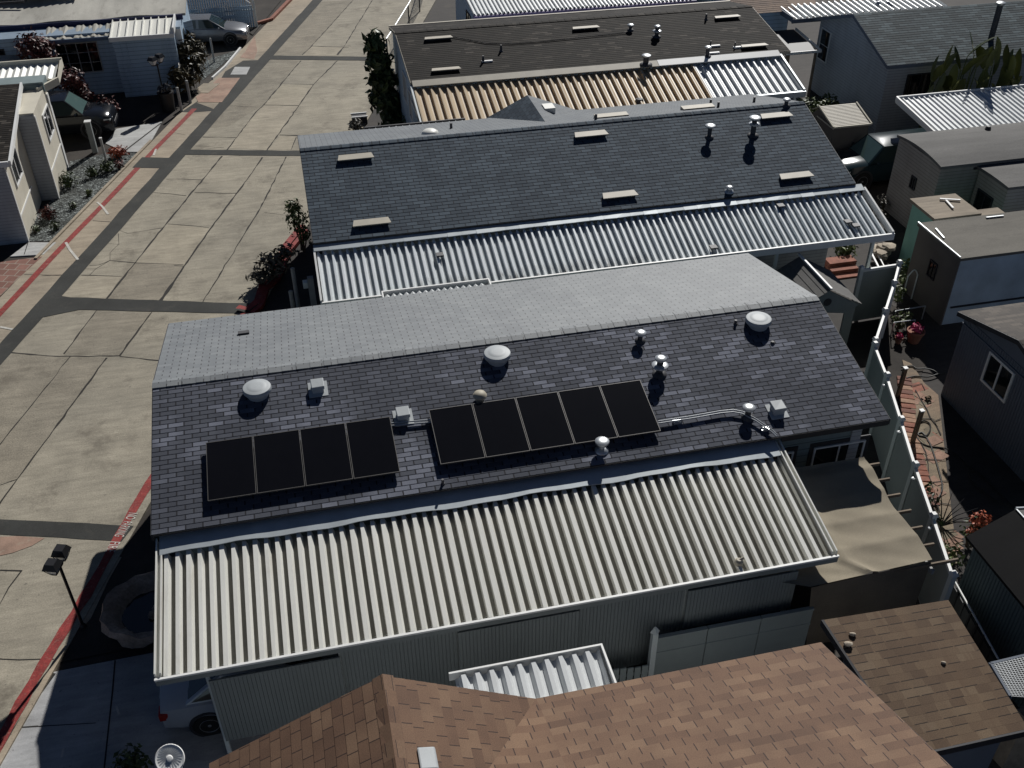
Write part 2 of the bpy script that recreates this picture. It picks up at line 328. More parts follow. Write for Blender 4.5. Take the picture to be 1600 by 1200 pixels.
m_pink = M('pink flowers', (.55, .06, .16), .6, .3, 12)
m_bark = M('bark', (.10, .075, .055), .9, .3, 6, bump=.5)
l_dark = leafmat('dark green leaves', (.02, .032, .01), (.065, .09, .028))
l_mid = leafmat('olive green leaves', (.035, .055, .014), (.13, .16, .05))
l_red = leafmat('bronze red leaves', (.035, .012, .010), (.13, .035, .028))
l_gry = leafmat('grey green leaves', (.03, .03, .02), (.17, .15, .12))
l_paddle = leafmat('paddle leaves', (.05, .062, .018), (.17, .18, .06), .4)
l_orange = leafmat('orange red flowers', (.26, .05, .02), (.45, .12, .06))
# ---------------------------------------------------------------- ground and road
RD = Vector((.3221, .9467, 0)); RN = Vector((.9467, -.3221, 0)); R0 = Vector((-10.16, 29.53, 0))
def rt(s, t, z=0.): p = R0+RD*s+RN*t; return Vector((p.x, p.y, z))
def sheet(name, poly, z, m, kind='structure'):
    b = MB(); b.face([(p[0], p[1], z) for p in poly]); return struct(b.build(name, m), kind)
g = MB(); g.face([(-400, -300, -.16), (400, -300, -.16), (400, 500, -.16), (-400, 500, -.16)]); struct(g.build('ground', m_dirt))
b = MB(); b.prism([(p.x, p.y) for p in (rt(-45, -.3), rt(-45, 7.5), rt(95, 7.5), rt(95, -.3))], -.15, 0.); struct(b.build('road', m_road))
b = MB(); b.prism([(p.x, p.y) for p in (rt(-45, -1.78), rt(-45, -.302), rt(95, -.302), rt(95, -1.78))], -.15, .002); struct(b.build('road_edge_strip', m_edge))
b = MB(); b.prism([(p.x, p.y) for p in (rt(-45, -40), rt(-45, -1.79), rt(95, -1.79), rt(95, -40))], -.155, -.03); struct(b.build('left_yard_ground', m_dirt))
b = MB(); b.prism([(p.x, p.y) for p in (rt(-45, 7.51), rt(-45, 60), rt(95, 60), rt(95, 7.51))], -.155, -.05); struct(b.build('right_yard_ground', m_yard))
# slabs that were recast or are more worn
def pxpoly(pts, z=0.): return [P(x, y, z) for x, y in pts]
for i, (pts, m) in enumerate([([(127, 431), (190, 432), (165, 468), (95, 464)], m_slabA), ([(190, 432), (212, 410), (287, 415), (250, 471), (165, 469)], m_slabB),
    ([(262, 350), (327, 357), (287, 415), (212, 410)], m_slabA), ([(125, 485), (151, 486), (101, 553), (20, 549), (62, 497)], m_road), ([(152, 486), (237, 489), (187, 556), (101, 553)], m_slabB),
    ([(110, 557), (167, 559), (27, 749), (-60, 770), (0, 695)], m_slabB), ([(20, 553), (109, 557), (0, 693), (-60, 740), (-20, 585)], m_slabB), ([(167, 559), (250, 564), (262, 520), (238, 660), (236, 745), (170, 815), (-40, 805), (27, 749)], m_road),
    ([(412, 165), (466, 166), (417, 235), (380, 232), (356, 232), (380, 200)], m_slabA), ([(441, 132), (489, 133), (467, 165), (413, 164)], m_slabA), ([(487, 73), (537, 74), (527, 87), (473, 87)], m_slabA),
    ([(300, 244), (346, 244), (262, 349), (190, 361)], m_road), ([(502, 3), (552, 0), (473, 86), (426, 86)], m_slabB), ([(438, 212), (464, 213), (455, 234), (418, 234)], m_slabA), ([(423, 93), (467, 95), (412, 163), (356, 198), (327, 200)], m_slabB)]):
    if m is not m_road: sheet('road_slab', pxpoly(pts), .003, m)
def jitter(pts, amp, step=.35):
    out = []
    for a, c in zip(pts, pts[1:]):
        L = (c-a).length; n = max(1, int(L/step)); d = (c-a).normalized(); q = Vector((-d.y, d.x, 0))
        for i in range(n): out.append(a.lerp(c, i/n)+q*random.gauss(0, amp)*(i > 0))
    return out+[pts[-1]]
def strip(mb, pts, w, z, wj=.35):
    pts = [Vector((p.x, p.y, z)) for p in pts]; L = []; Rr = []
    for i, p in enumerate(pts):
        d = (pts[min(i+1, len(pts)-1)]-pts[max(i-1, 0)]).normalized(); q = Vector((-d.y, d.x, 0)); k = w*random.uniform(1-wj, 1+wj)/2
        L.append(p+q*k); Rr.append(p-q*k)
    for i in range(len(pts)-1): mb.face([Rr[i], Rr[i+1], L[i+1], L[i]])
jb = MB()
for w, pts in [(.045, [(151, 485), (100, 553)]), (.03, [(110, 557), (0, 695)]), (.05, [(237, 488), (187, 556)]), (.045, [(167, 559), (27, 749), (-10, 800)]), (.06, [(18, 551), (90, 557), (187, 556)]), (.03, [(187, 557), (262, 565)]),
    (.05, [(165, 469), (212, 410), (262, 347), (347, 244)]), (.09, [(250, 471), (272, 440), (287, 417)]), (.05, [(287, 417), (327, 360), (370, 302), (390, 275), (410, 246)]), (.045, [(447, 245), (407, 325), (380, 369), (317, 472)]),
    (.02, [(260, 280), (315, 281)]), (.02, [(240, 301), (291, 306)]), (.025, [(304, 301), (370, 302)]), (.02, [(187, 360), (200, 365), (255, 356)]), (.02, [(262, 350), (327, 356)]), (.02, [(172, 407), (215, 411), (287, 414)]), (.03, [(127, 430), (190, 432)]),
    (.012, [(167, 380), (185, 382), (172, 395), (172, 407), (150, 420), (140, 430)]), (.012, [(185, 365), (186, 383)]), (.012, [(150, 420), (128, 420), (125, 430)]), (.012, [(172, 407), (155, 414), (140, 415)]),
    (.045, [(355, 234), (400, 175), (412, 164), (470, 95)]), (.03, [(317, 214), (370, 215)]), (.05, [(417, 235), (467, 165), (490, 132), (527, 95)]), (.03, [(455, 234), (463, 214)]), (.05, [(437, 211), (470, 212)]),
    (.03, [(412, 164), (467, 165)]), (.02, [(441, 131), (490, 132)]), (.04, [(472, 86), (487, 72), (552, 0)]), (.07, [(527, 86), (537, 74)]), (.04, [(537, 74), (582, 0)]), (.045, [(487, 72), (545, 74)]), (.015, [(470, 212), (548, 209)]), (.015, [(413, 332), (443, 336)]),
    (.035, [(0, 891), (35, 892)]), (.025, [(33, 893), (0, 944)]), (.03, [(-20, 1028), (30, 1031), (60, 1030), (88, 1030)]), (.02, [(0, 758), (27, 749)]), (.02, [(65, 431), (120, 430)]), (.02, [(30, 1137), (60, 1134)]), (.02, [(145, 345), (175, 347)]), (.02, [(270, 207), (290, 211)]),
    (.02, [(272, 415), (287, 416)]), (.015, [(38, 429), (95, 431)]), (.02, [(352, 165), (400, 167)]), (.015, [(310, 228), (350, 231)])]:
    strip(jb, jitter([P(*p) for p in pts], .011 if w > .025 else .03, .3 if w > .025 else .5), w*1.1, .0065, .6)
struct(jb.build('road_joints', m_joint))
# asphalt gutter and trench patches
def edged(pts, z, m, name):
    pts = [P(*p) for p in pts]; sheet(name, jitter(pts+[pts[0]], .012, .5)[:-1], z, m)
gp = [rt(s, -.31+random.gauss(0, .012)) for s in range(-45, 96)]+[rt(s, .32+random.gauss(0, .012)) for s in range(95, -46, -1)]
sheet('asphalt_gutter', gp, .008, m_asph)
edged([(72, 478), (92, 462), (110, 465), (240, 469), (405, 475), (395, 490), (250, 487), (125, 484), (62, 497)], .012, m_asph, 'asphalt_trench')
edged([(297, 234), (480, 236), (480, 244), (288, 242)], .012, m_asph, 'asphalt_trench')
edged([(222, 246), (270, 247), (258, 263), (207, 262)], .012, m_asph, 'asphalt_trench')
edged([(424, 87), (590, 89), (590, 95), (420, 93)], .012, m_asph, 'asphalt_trench')
edged([(380, 95), (408, 94), (352, 158), (306, 160), (330, 148), (346, 122), (352, 112)], .012, m_asph, 'asphalt_trench')
edged([(-40, 810), (100, 816), (209, 822), (190, 846), (95, 840), (-40, 834)], .008, m_asph, 'asphalt_trench')
edged([(306, 160), (340, 173), (300, 176), (284, 175)], .007, m_asph, 'asphalt_trench')
edged([(310, 160), (306, 152), (322, 140), (342, 122), (375, 122), (347, 160)], .016, m_redworn, 'worn_paint_patch')
edged([(375, 90), (384, 80), (398, 56), (402, 80), (397, 93)], .009, m_redworn, 'worn_paint_patch')
edged([(-30, 840), (30, 838), (70, 841), (50, 853), (20, 864), (-30, 875)], .009, m_redworn, 'red_paint_patch')
b = MB(); b.prism([(p.x, p.y) for p in pxpoly([(360, 117), (385, 117), (391, 105), (367, 105)])], -.02, .02); tag(b.build('manhole_cover', m_walk), 'pale square metal utility cover in the asphalt gutter', 'utility cover')
# red paint lines
rb = MB(); strip(rb, [rt(s, -1.27+.02*math.sin(s*.7)) for s in range(-12, 22)], .24, .0105, .08); struct(rb.build('red_kerb_line', m_red))
rb = MB(); strip(rb, [rt(s*.5, 7.2+.03*math.sin(s*.6)) for s in range(-46, -8)], .25, .0105, .22); struct(rb.build('red_kerb_line', m_red))
rb = MB(); strip(rb, [P(*p) for p in [(372, 484), (388, 487), (404, 474), (412, 447), (430, 431), (447, 388), (473, 356)]], .26, .13, .1); struct(rb.build('red_kerb_line', m_red))
kb = MB()
kp = [P(*p, .12) for p in [(376, 492), (392, 489), (408, 475), (417, 448), (434, 433), (452, 390), (478, 358)]]
for a, c in zip(kp, kp[1:]): kb.bar((a.x, a.y, .055), (c.x, c.y, .055), .16, .13)
struct(kb.build('kerb', m_red))
kb = MB()
for a, c in zip(range(-17, -11), range(-16, -10)): kb.bar(rt(a*.5 if 0 else a, 7.44, .0), rt(c, 7.44, .0), .13, .1)
struct(kb.build('kerb', m_edge))
kb = MB()
for a, c in zip(range(6, 17), range(7, 18)): kb.bar(rt(a, -1.83, .0), rt(c, -1.83, .0), .12, .12)
struct(kb.build('kerb', m_edge))
wb = MB()
for pts in [[(152, 316), (160, 323), (169, 335)], [(103, 379), (109, 390), (122, 406)], [(0, 511), (20, 515)], [(240, 243), (244, 233)]]: strip(wb, [P(*p) for p in pts], .09, .0135, .1)
struct(wb.build('white_road_mark', m_wpaint))
def lettering(word, a, c, h, z):
    cu = bpy.data.curves.new('lettering', 'FONT'); cu.body = word; cu.size = 1; o = bpy.data.objects.new('tmp', cu); COL.objects.link(o)
    me = bpy.data.meshes.new_from_object(o.evaluated_get(bpy.context.evaluated_depsgraph_get())); bpy.data.objects.remove(o)
    xs = [v.co.x for v in me.vertices]; ys = [v.co.y for v in me.vertices]; x0, x1, y0, y1 = min(xs), max(xs), min(ys), max(ys)
    d = (c-a); L = d.length; d.normalize(); q = Vector((-d.y, d.x, 0))
    for v in me.vertices:
        p = a+d*((v.co.x-x0)/(x1-x0)*L)+q*(((v.co.y-y0)/(y1-y0)-.5)*h); v.co = (p.x, p.y, z)
    me.materials.clear(); me.materials.append(m_wpaint); o = bpy.data.objects.new('kerb_lettering', me); COL.objects.link(o); struct(o)
lettering('NO', P(208.5, 802), P(203, 812), .25, .0135); lettering('PARKING', P(200.5, 815.5), P(186, 839), .25, .0155); lettering('FIRE', P(181, 847), P(172, 863), .25, .0135)
# left verge: gravel bed, walks, brick apron, driveways
sheet('gravel_bed', pxpoly([(42, 377), (88, 377), (150, 313), (207, 261), (226, 240), (196, 238), (165, 240), (110, 252), (96, 300), (60, 330)], -.02), -.015, m_gravel)
b = MB(); b.prism([(p.x, p.y) for p in pxpoly([(45, 379), (88, 379), (68, 398), (16, 401)])], -.1, .012); struct(b.build('walk_slab', m_walk))
b = MB(); b.prism([(p.x, p.y) for p in pxpoly([(182, 201), (253, 190), (227, 237), (195, 237), (165, 224)])], -.1, .0); struct(b.build('driveway_apron', m_walk))
jb = MB(); strip(jb, [P(252, 192), P(196, 235)], .07, .004); strip(jb, [P(44, 379), P(38, 398)], .03, .016); struct(jb.build('walk_joints', m_joint))
k = NT('brick paving'); br = k.n('ShaderNodeTexBrick'); mp = k.n('ShaderNodeMapping'); k.l(k.obj(), mp.inputs[0]); mp.inputs['Rotation'].default_value = (0, 0, .33); k.l(mp.outputs[0], br.inputs['Vector']); br.inputs['Scale'].default_value = 1; br.inputs['Brick Width'].default_value = .42; br.inputs['Row Height'].default_value = .42; br.inputs['Mortar Size'].default_value = .018
for n_, c_ in (('Color1', (.17, .075, .055, 1)), ('Color2', (.26, .125, .095, 1)), ('Mortar', (.30, .25, .2, 1))): br.inputs[n_].default_value = c_
k.l(k.mix(1.0, br.outputs['Color'], k.mix(k.noise(k.obj(), 5, 5, .7), (.6, .6, .6), (1.3, 1.3, 1.3)), 'MULTIPLY'), k.b.inputs['Base Color']); k.b.inputs['Roughness'].default_value = .85; m_pave = MATS['pv'] = k.m
sheet('brick_apron', pxpoly([(-60, 420), (12, 408), (66, 401), (30, 434), (0, 463), (-60, 530)]), .006, m_pave)
sheet('gravel_bed', pxpoly([(318, 124), (345, 102), (378, 76), (330, 90), (300, 112), (296, 124)]), -.012, m_gravel)
b = MB(); kp = [P(x, y) for x, y in [(332, 124), (352, 106), (376, 77)]]
for a, c in zip(kp, kp[1:]): b.bar((a.x, a.y, .04), (c.x, c.y, .04), .1, .16)
struct(b.build('kerb', m_wtrim))
b = MB(); b.prism([(p.x, p.y) for p in pxpoly([(300, 145), (318, 131), (344, 131), (325, 146)])], -.1, .03); struct(b.build('walk_slab', m_edge))
sheet('planter_bed', pxpoly([(395, 55), (440, 0), (400, -20), (372, 40)]), .02, m_dirt)
b = MB(); kp = [P(x, y) for x, y in [(403, 38), (424, 32), (455, 0), (470, -18)]]
for a, c in zip(kp, kp[1:]): b.bar((a.x, a.y, .05), (c.x, c.y, .05), .22, .2)
struct(b.build('kerb', m_brick))
sheet('planter_soil', pxpoly([(237, 790), (172, 866), (118, 960), (88, 1035), (237, 1005), (330, 985), (330, 780)]), -.02, m_dirt)
b = MB(); b.prism([(p.x, p.y) for p in pxpoly([(84, 1050), (300, 1008), (420, 1000), (420, 1330), (-80, 1330), (-20, 1215)])], -.1, .004); struct(b.build('driveway', m_drive))
jb = MB(); strip(jb, [P(180, 1032), P(176, 1080), P(162, 1210)], .035, .009, .1); strip(jb, [P(28, 1137), P(150, 1130)], .02, .009); strip(jb, [P(84, 1052), P(50, 1100), P(-4, 1180)], .1, .009, .2); struct(jb.build('driveway_joints', m_joint))
wb = MB()
for a, c in [((182, 1104), (186, 1117)), ((99, 1170), (96, 1184)), ((384, 1146), (398, 1152))]: strip(wb, [P(*a), P(*c)], .05, .011, .2)
struct(wb.build('chalk_marks', m_wpaint))
sheet('bed_edging', pxpoly([(150, 874), (174, 867), (190, 870), (170, 905), (142, 965), (128, 982), (116, 965)]), -.012, m_edge)
# ---------------------------------------------------------------- shared roof fittings (built in place, children of their house)
PROF = [(0, 0), (.012, .095), (.062, .095), (.115, .004), (.22, 0)]
PROFW = [(0, 0), (.012, .12), (.085, .12), (.13, .004), (.22, 0), (.232, .12), (.305, .12), (.35, .004), (.43, 0), (.442, .12), (.53, .12), (.575, .004), (.66, 0)]
PROF3 = [(0, 0), (.02, .13), (.08, .135), (.19, .005), (.335, 0)]
def roofz(Yr, zr, Ye, ze): return lambda y: zr+(ze-zr)*(y-Yr)/(Ye-Yr)
def rp(px, py, Yr, zr, Ye, ze): return onplane(px, py, (0, Yr, zr), (0, -(ze-zr)/(Ye-Yr), 1))
def pipe_vent(root, p, h, r=.055, caps=((1.0, .13),), mat=None, flash=True, name='pipe_vent'):
    b = MB(root); c = (p.x, p.y, p.z-.05); prof = [(r, 0), (r, h-.02)]
    b.lathe(c, [(r*2.4, .03), (r*2.2, .07), (r*1.05, .12)], 16, 0) if flash else None
    b.lathe(c, prof, 14, 0); o = b.build(name, mat or m_dmetal, root, smooth=True)
    for f, cr in caps:
        k = MB(root); zc = h*f; k.lathe((c[0], c[1], c[2]+zc), [(cr*.75, -.05), (cr, -.03), (cr, .01), (cr*.75, .035), (cr*.3, .045)], 18); k.build('rain_cap', m_galv, o, smooth=True)
    return o
def house_walls(root, name, x0, x1, y0, y1, z1, m, zf=None, yr=None, zr=None):
    b = MB(root); b.box(x0, x1, y0, y1, -.1, z1)
    if yr is not None:
        for x, sgn in ((x0, -1), (x1, 1)):
            tri = [(x, y0, z1), (x, y1, z1), (x, yr, zr)]
            b.face(tri if sgn > 0 else tri[::-1])
    return b.build(name, m, root)
def window(root, face, c, w, h, fr=m_wtrim, gl=m_glass, bars=1, depth=.05, t=.05, rows=0):
    """window on a wall: face 'y-', 'x-', 'x+'; c = centre on the wall plane"""
    c = Vector(c); U, N = {'y-': (Vector((1, 0, 0)), Vector((0, -1, 0))), 'x-': (Vector((0, -1, 0)), Vector((-1, 0, 0))), 'x+': (Vector((0, 1, 0)), Vector((1, 0, 0))), 'y+': (Vector((-1, 0, 0)), Vector((0, 1, 0)))}[face]; Z = Vector((0, 0, 1))
    def bx(b, u0, u1, z0, z1, d0, d1):
        q = [c+U*u+Z*z+N*d for d in (d0,) for u, z in ((u0, z0), (u1, z0), (u1, z1), (u0, z1))]+[c+U*u+Z*z+N*d1 for u, z in ((u0, z0), (u1, z0), (u1, z1), (u0, z1))]
        b.hexa(q)
    b = MB(root); W2, H2 = w/2, h/2
    bx(b, -W2, W2, H2-t, H2, -.02, depth); bx(b, -W2, W2, -H2, -H2+t, -.02, depth); bx(b, -W2, -W2+t, -H2+t, H2-t, -.02, depth); bx(b, W2-t, W2, -H2+t, H2-t, -.02, depth)
    for i in range(bars): u = -W2+w*(i+1)/(bars+1); bx(b, u-t*.4, u+t*.4, -H2+t, H2-t, -.02, depth*.8)
    for i in range(rows): z = -H2+h*(i+1)/(rows+1); bx(b, -W2+t, W2-t, z-.012, z+.012, -.02, depth*.7)
    f = b.build('window', fr, root); k = MB(root); bx(k, -W2+t*.8, W2-t*.8, -H2+t*.8, H2-t*.8, -.02, depth*.35); k.build('pane', gl, f); return f
def ridge_cap(root, x0, x1, y, z, sl, m, w=.16, step=.32):
    b = MB(root); n = int((x1-x0)/step)
    for i in range(n):
        a = x0+(x1-x0)*i/n; c = x0+(x1-x0)*(i+1)/n; h = .022; u = [(a, 0), (c, 0), (c, w), (a, w)]; j = random.random()*50
        uv = [(p[0]+j, p[1]) for p in u]
        b.face([(a, y-w, z-w*sl+h), (c, y-w, z-w*sl+h*.6), (c, y, z+h*.6), (a, y, z+h)], uv); b.face([(a, y, z+h), (c, y, z+h*.6), (c, y+w, z-w*sl+h*.6), (a, y+w, z-w*sl+h)], uv)
        b.face([(a, y-w, z-w*sl-.02), (c, y-w, z-w*sl-.02), (c, y-w, z-w*sl+h*.6), (a, y-w, z-w*sl+h)], uv)
        b.face([(c, y+w, z-w*sl-.02), (a, y+w, z-w*sl-.02), (a, y+w, z-w*sl+h), (c, y+w, z-w*sl+h*.6)], uv)
    b.build('ridge_cap', m, root)
def gable_x(root, x0, x1, Yn, zn, Yr, zr, Yf, zf, mn, mf, th=.125, fascia=m_dtrim, drop=.16, butt=.009, ndrop=None):
    """ridge along X: shingled near and far slopes, solid deck, dark fascia"""
    b = MB(root); courses(b, (x0, Yn, zn), (x1, Yn, zn), (x1, Yr, zr), (x0, Yr, zr), th, butt, 0); courses(b, (x1, Yf, zf), (x0, Yf, zf), (x0, Yr, zr), (x1, Yr, zr), th, butt, 1)
    b.build('roof', [mn, mf], root)
    d = MB(root); e = .012
    for x, sg in ((x0, 1), (x1, -1)):
        xa, xb = (x-.02, x+.03) if sg > 0 else (x-.03, x+.02)
        for (ya, za), (yb, zb) in (((Yn, zn), (Yr, zr)), ((Yr, zr), (Yf, zf))):
            d.hexa([(xa, ya, za-drop), (xb, ya, za-drop), (xb, yb, zb-drop), (xa, yb, zb-drop), (xa, ya, za-e*.2), (xb, ya, za-e*.2), (xb, yb, zb-e*.2), (xa, yb, zb-e*.2)])
    d.box(x0+.031, x1-.031, Yn-.02, Yn+.03, zn-(ndrop or drop), zn-.004); d.box(x0+.031, x1-.031, Yf-.03, Yf+.02, zf-drop, zf-.004)
    d.slab([(x0+.03, Yn+.03, zn-.03), (x1-.03, Yn+.03, zn-.03), (x1-.03, Yr, zr-.03), (x0+.03, Yr, zr-.03)], .05); d.slab([(x0+.03, Yr, zr-.03), (x1-.03, Yr, zr-.03), (x1-.03, Yf-.03, zf-.03), (x0+.03, Yf-.03, zf-.03)], .05)
    d.build('fascia', fascia, root)
# ---------------------------------------------------------------- main house with the solar panels
X0, X1, YR, ZR, YN, ZN, YF = -3.94, 12.6, 19.92, 4.67, 15.88, 3.76, 23.96
H1 = thing('mobile_home', 'long mobile home with slate shingle roof carrying black solar panels and round vents', 'mobile home', (4.3, 19.9, 0))
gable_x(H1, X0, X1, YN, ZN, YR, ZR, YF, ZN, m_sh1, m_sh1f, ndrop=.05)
b = MB(H1); b.box(9.9, X1-.03, YN-.021, YN+.02, ZN-.16, ZN-.051); b.build('fascia', m_dtrim, H1)
ridge_cap(H1, X0-.01, X1+.01, YR, ZR+.012, .225, m_sh1f)
house_walls(H1, 'wall', X0+.35, X1-.35, YN+.45, YF-.45, 3.8, m_wallg, yr=YR, zr=4.55)
b = MB(H1); b.box(X1-.6, X1-.34, YN+.42, YN+.62, -.1, 3.6); b.build('corner_trim', m_walls, H1)
window(H1, 'y-', (11.75, YN+.45, 2.28), 1.35, 1.1, t=.045, bars=1); window(H1, 'y-', (10.1, YN+.45, 2.28), .9, 1.1, t=.045, bars=0)
b = MB(H1)
for cx, hw in ((11.75, .78), (10.1, .55)):
    b.box(cx-hw, cx+hw, YN+.43, YN+.455, 2.84, 2.96); b.box(cx-hw, cx-hw+.1, YN+.43, YN+.455, 1.7, 2.84); b.box(cx+hw-.1, cx+hw, YN+.43, YN+.455, 1.7, 2.84)
b.build('window_surround', m_dtrim, H1)
def r1(px, py): return rp(px, py, YR, ZR, YN, ZN)
for px, py in ((403, 615), (777, 561), (1184, 507)):
    p = r1(px, py); b = MB(H1); b.lathe((p.x, p.y, p.z-.06), [(.25, 0), (.25, .09), (.3, .12), (.325, .16), (.325, .23), (.31, .255), (.25, .27), (.22, .272), (.205, .279), (.12, .284), (.04, .286)], 30); b.build('round_roof_vent', m_vent, H1, smooth=True)
sl = math.atan2(ZR-ZN, YR-YN)
for px, py in ((497, 609), (630, 653), (1214, 643)):
    p = r1(px, py); b = MB(H1); s_ = .14; b.box(p.x-.13, p.x+.13, p.y-.13, p.y+.13, p.z-.05, p.z+.1); b.hexa([(p.x-.15, p.y-.15, p.z+.1), (p.x+.15, p.y-.15, p.z+.1), (p.x+.15, p.y+.15, p.z+.13), (p.x-.15, p.y+.15, p.z+.13), (p.x-.135, p.y-.135, p.z+.17), (p.x+.15, p.y-.15, p.z+.19), (p.x+.15, p.y+.15, p.z+.22), (p.x-.15, p.y+.15, p.z+.22)])
    b.slab([(p.x-.22, p.y-.22, p.z-.22*.225+.022), (p.x+.22, p.y-.22, p.z-.22*.225+.022), (p.x+.22, p.y+.22, p.z+.22*.225+.022), (p.x-.22, p.y+.22, p.z+.22*.225+.022)], .02); b.build('square_roof_vent', m_vent, H1, bevel=.012)
pipe_vent(H1, r1(1000, 532), .28, .06, ((1.0, .14),)); pipe_vent(H1, r1(1030, 584), .5, .08, ((1.0, .14), (.6, .2)))
pipe_vent(H1, r1(1168, 651), .32, .07, ((1.0, .15),)); pipe_vent(H1, r1(940, 703), .3, .07, ((1.0, .16),), m_galv)
p = r1(750, 626); b = MB(H1); b.lathe((p.x, p.y, p.z-.05), [(.1, 0), (.1, .14), (.15, .16), (.165, .21), (.13, .27), (.06, .3), (.02, .305)], 20); b.build('turbine_vent', m_beige, H1, smooth=True)
for px, py, h, r in ((692, 756, .16, .03), (1149, 506, .14, .035), (1207, 536, .08, .04)):
    p = r1(px, py); b = MB(H1); b.lathe((p.x, p.y, p.z-.03), [(r*1.8, 0), (r*1.5, .05), (r, .06), (r, h)], 10); b.build('plumbing_stub', m_dmetal, H1, smooth=True)
p = onplane(381, 522, (0, YR, ZR), (0, (ZR-ZN)/(YF-YR), 1)); b = MB(H1); b.box(p.x-.14, p.x+.14, p.y-.06, p.y+.06, p.z-.05, p.z+.07); b.build('ridge_stub', m_dmetal, H1)
# conduit
def lift(pts, h): return [r1(*q)+Vector((0, 0, h)) for q in pts]
cv = MB(H1)
for dy in (0, 4): cv.tube(lift([(612, 665+dy), (680, 659+dy)], .07), .018, 6)
cv.build('conduit', m_galv, H1, smooth=True)
cv = MB(H1)
for dy in (0, 3.5): cv.tube(lift([(1028, 663+dy), (1080, 655+dy), (1125, 647+dy), (1145, 645+dy), (1160, 648+dy), (1180, 659+dy), (1206, 677+dy), (1212, 683+dy)], .09), .016, 6)
for q in ((1058, 661), (1195, 672)):
    p = r1(*q); cv.box(p.x-.1, p.x+.1, p.y-.05, p.y+.05, p.z-.03, p.z+.055)
cv.build('conduit', m_galv, H1, smooth=True)
# solar panels
def panel(i, u0, s0, wd, ln, root=None):
    ux, vy, nz = Vector((1, 0, 0)), Vector((0, -math.cos(sl), -math.sin(sl))), Vector((0, -math.sin(sl), math.cos(sl)))
    o = Vector((X0, YR, ZR))+ux*u0+vy*s0+nz*.115
    return o, ux, vy, nz
def make_panel(wd, ln):
    ux, vy, nz = Vector((1, 0, 0)), Vector((0, -math.cos(sl), -math.sin(sl))), Vector((0, -math.sin(sl), math.cos(sl)))
    root = thing('solar_panel', 'x', 'solar panel', (0, 0, 0), 0, 'black solar panels on the slate roof')
    def bx(b, a0, a1, c0, c1, h0, h1): b.hexa([ux*a+vy*c+nz*h for h in (h0, h1) for a, c in ((a0, c1), (a1, c1), (a1, c0), (a0, c0))])
    f = MB(); t = .013
    bx(f, 0, wd, 0, t, 0, .04); bx(f, 0, wd, ln-t, ln, 0, .04); bx(f, 0, t, t, ln-t, 0, .04); bx(f, wd-t, wd, t, ln-t, 0, .04); f.build('frame', m_alu, root)
    c = MB(); bx(c, t, wd-t, t, ln-t, .01, .034); c.build('cell_sheet', m_cell, root)
    r = MB()
    for q in (.3, ln-.3): bx(r, .0, wd, q-.02, q+.02, -.09, 0)
    for q in (.3, ln-.3): bx(r, wd*.5-.03, wd*.5+.03, q-.03, q+.03, -.14, -.09)
    r.build('mounting_rail', m_alu, root); return root
PW, PL = .99, 1.55
pr = make_panel(PW, PL)
ORD = ['leftmost', 'second from left', 'third from left', 'fourth from left', 'rightmost']
names4 = ['leftmost black solar panel of the row of four, at its roof end', 'second from left of the four-panel solar row on the slate roof', 'third from left of the four-panel solar row on the slate roof', 'rightmost solar panel of the row of four, beside a square roof vent']
names5 = ['leftmost black solar panel of the row of five', 'second from left of the five-panel solar row, below the yellowish turbine vent', 'middle black solar panel of the row of five', 'second from right of the five-panel solar row, above the domed pipe vent', 'rightmost solar panel of the row of five, where the conduit starts']
first = True
for u0, s0, nm in ((1.155, 2.07, names4), (6.055, 2.04, names5)):
    for k, lb in enumerate(nm):
        o, *_ = panel(k, u0+k*1.008, s0, PW, PL)
        if first: pr.location = o; pr['label'] = lb; first = False
        else: dup(pr, o, None, lb)
# ---------------------------------------------------------------- cream carport along the main house
C1 = thing('carport', 'cream ribbed metal carport roof along the main house, hung with grey side panels', 'carport', (3, 14.4, 0))
CX0, CX1, CYT, CZT, CYB, CZB = -3.86, 9.86, 15.56, 3.44, 12.93, 2.93
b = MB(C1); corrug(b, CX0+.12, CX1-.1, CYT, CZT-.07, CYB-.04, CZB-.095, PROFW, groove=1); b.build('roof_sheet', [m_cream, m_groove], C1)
b = MB(C1); n = 44
for i in range(n):
    a, c = CX0+.05+13.55*i/n, CX0+.05+13.55*(i+1)/n; w0, w1 = [.018*math.sin(q*1.9)+.012*math.sin(q*5.1) for q in (a, c)]
    b.slab([(a, 15.52+w0, 3.54+w0*.5), (c, 15.52+w1, 3.54+w1*.5), (c, 15.95, 3.64), (a, 15.95, 3.64)], .015)
b.build('flashing', m_flash, C1)
b = MB(C1); b.box(CX0-.02, CX1+.02, CYB-.09, CYB-.06, CZB-.15, CZB-.01); b.box(CX0-.02, CX1+.02, CYB-.06, CYB+.0, CZB-.15, CZB-.12); b.build('front_gutter', m_sidepan, C1)
b = MB(C1); b.box(CX0-.03, CX1+.03, CYB-.1, CYB-.05, CZB-.01, CZB+.035); b.build('gutter_lip', m_wtrim, C1)
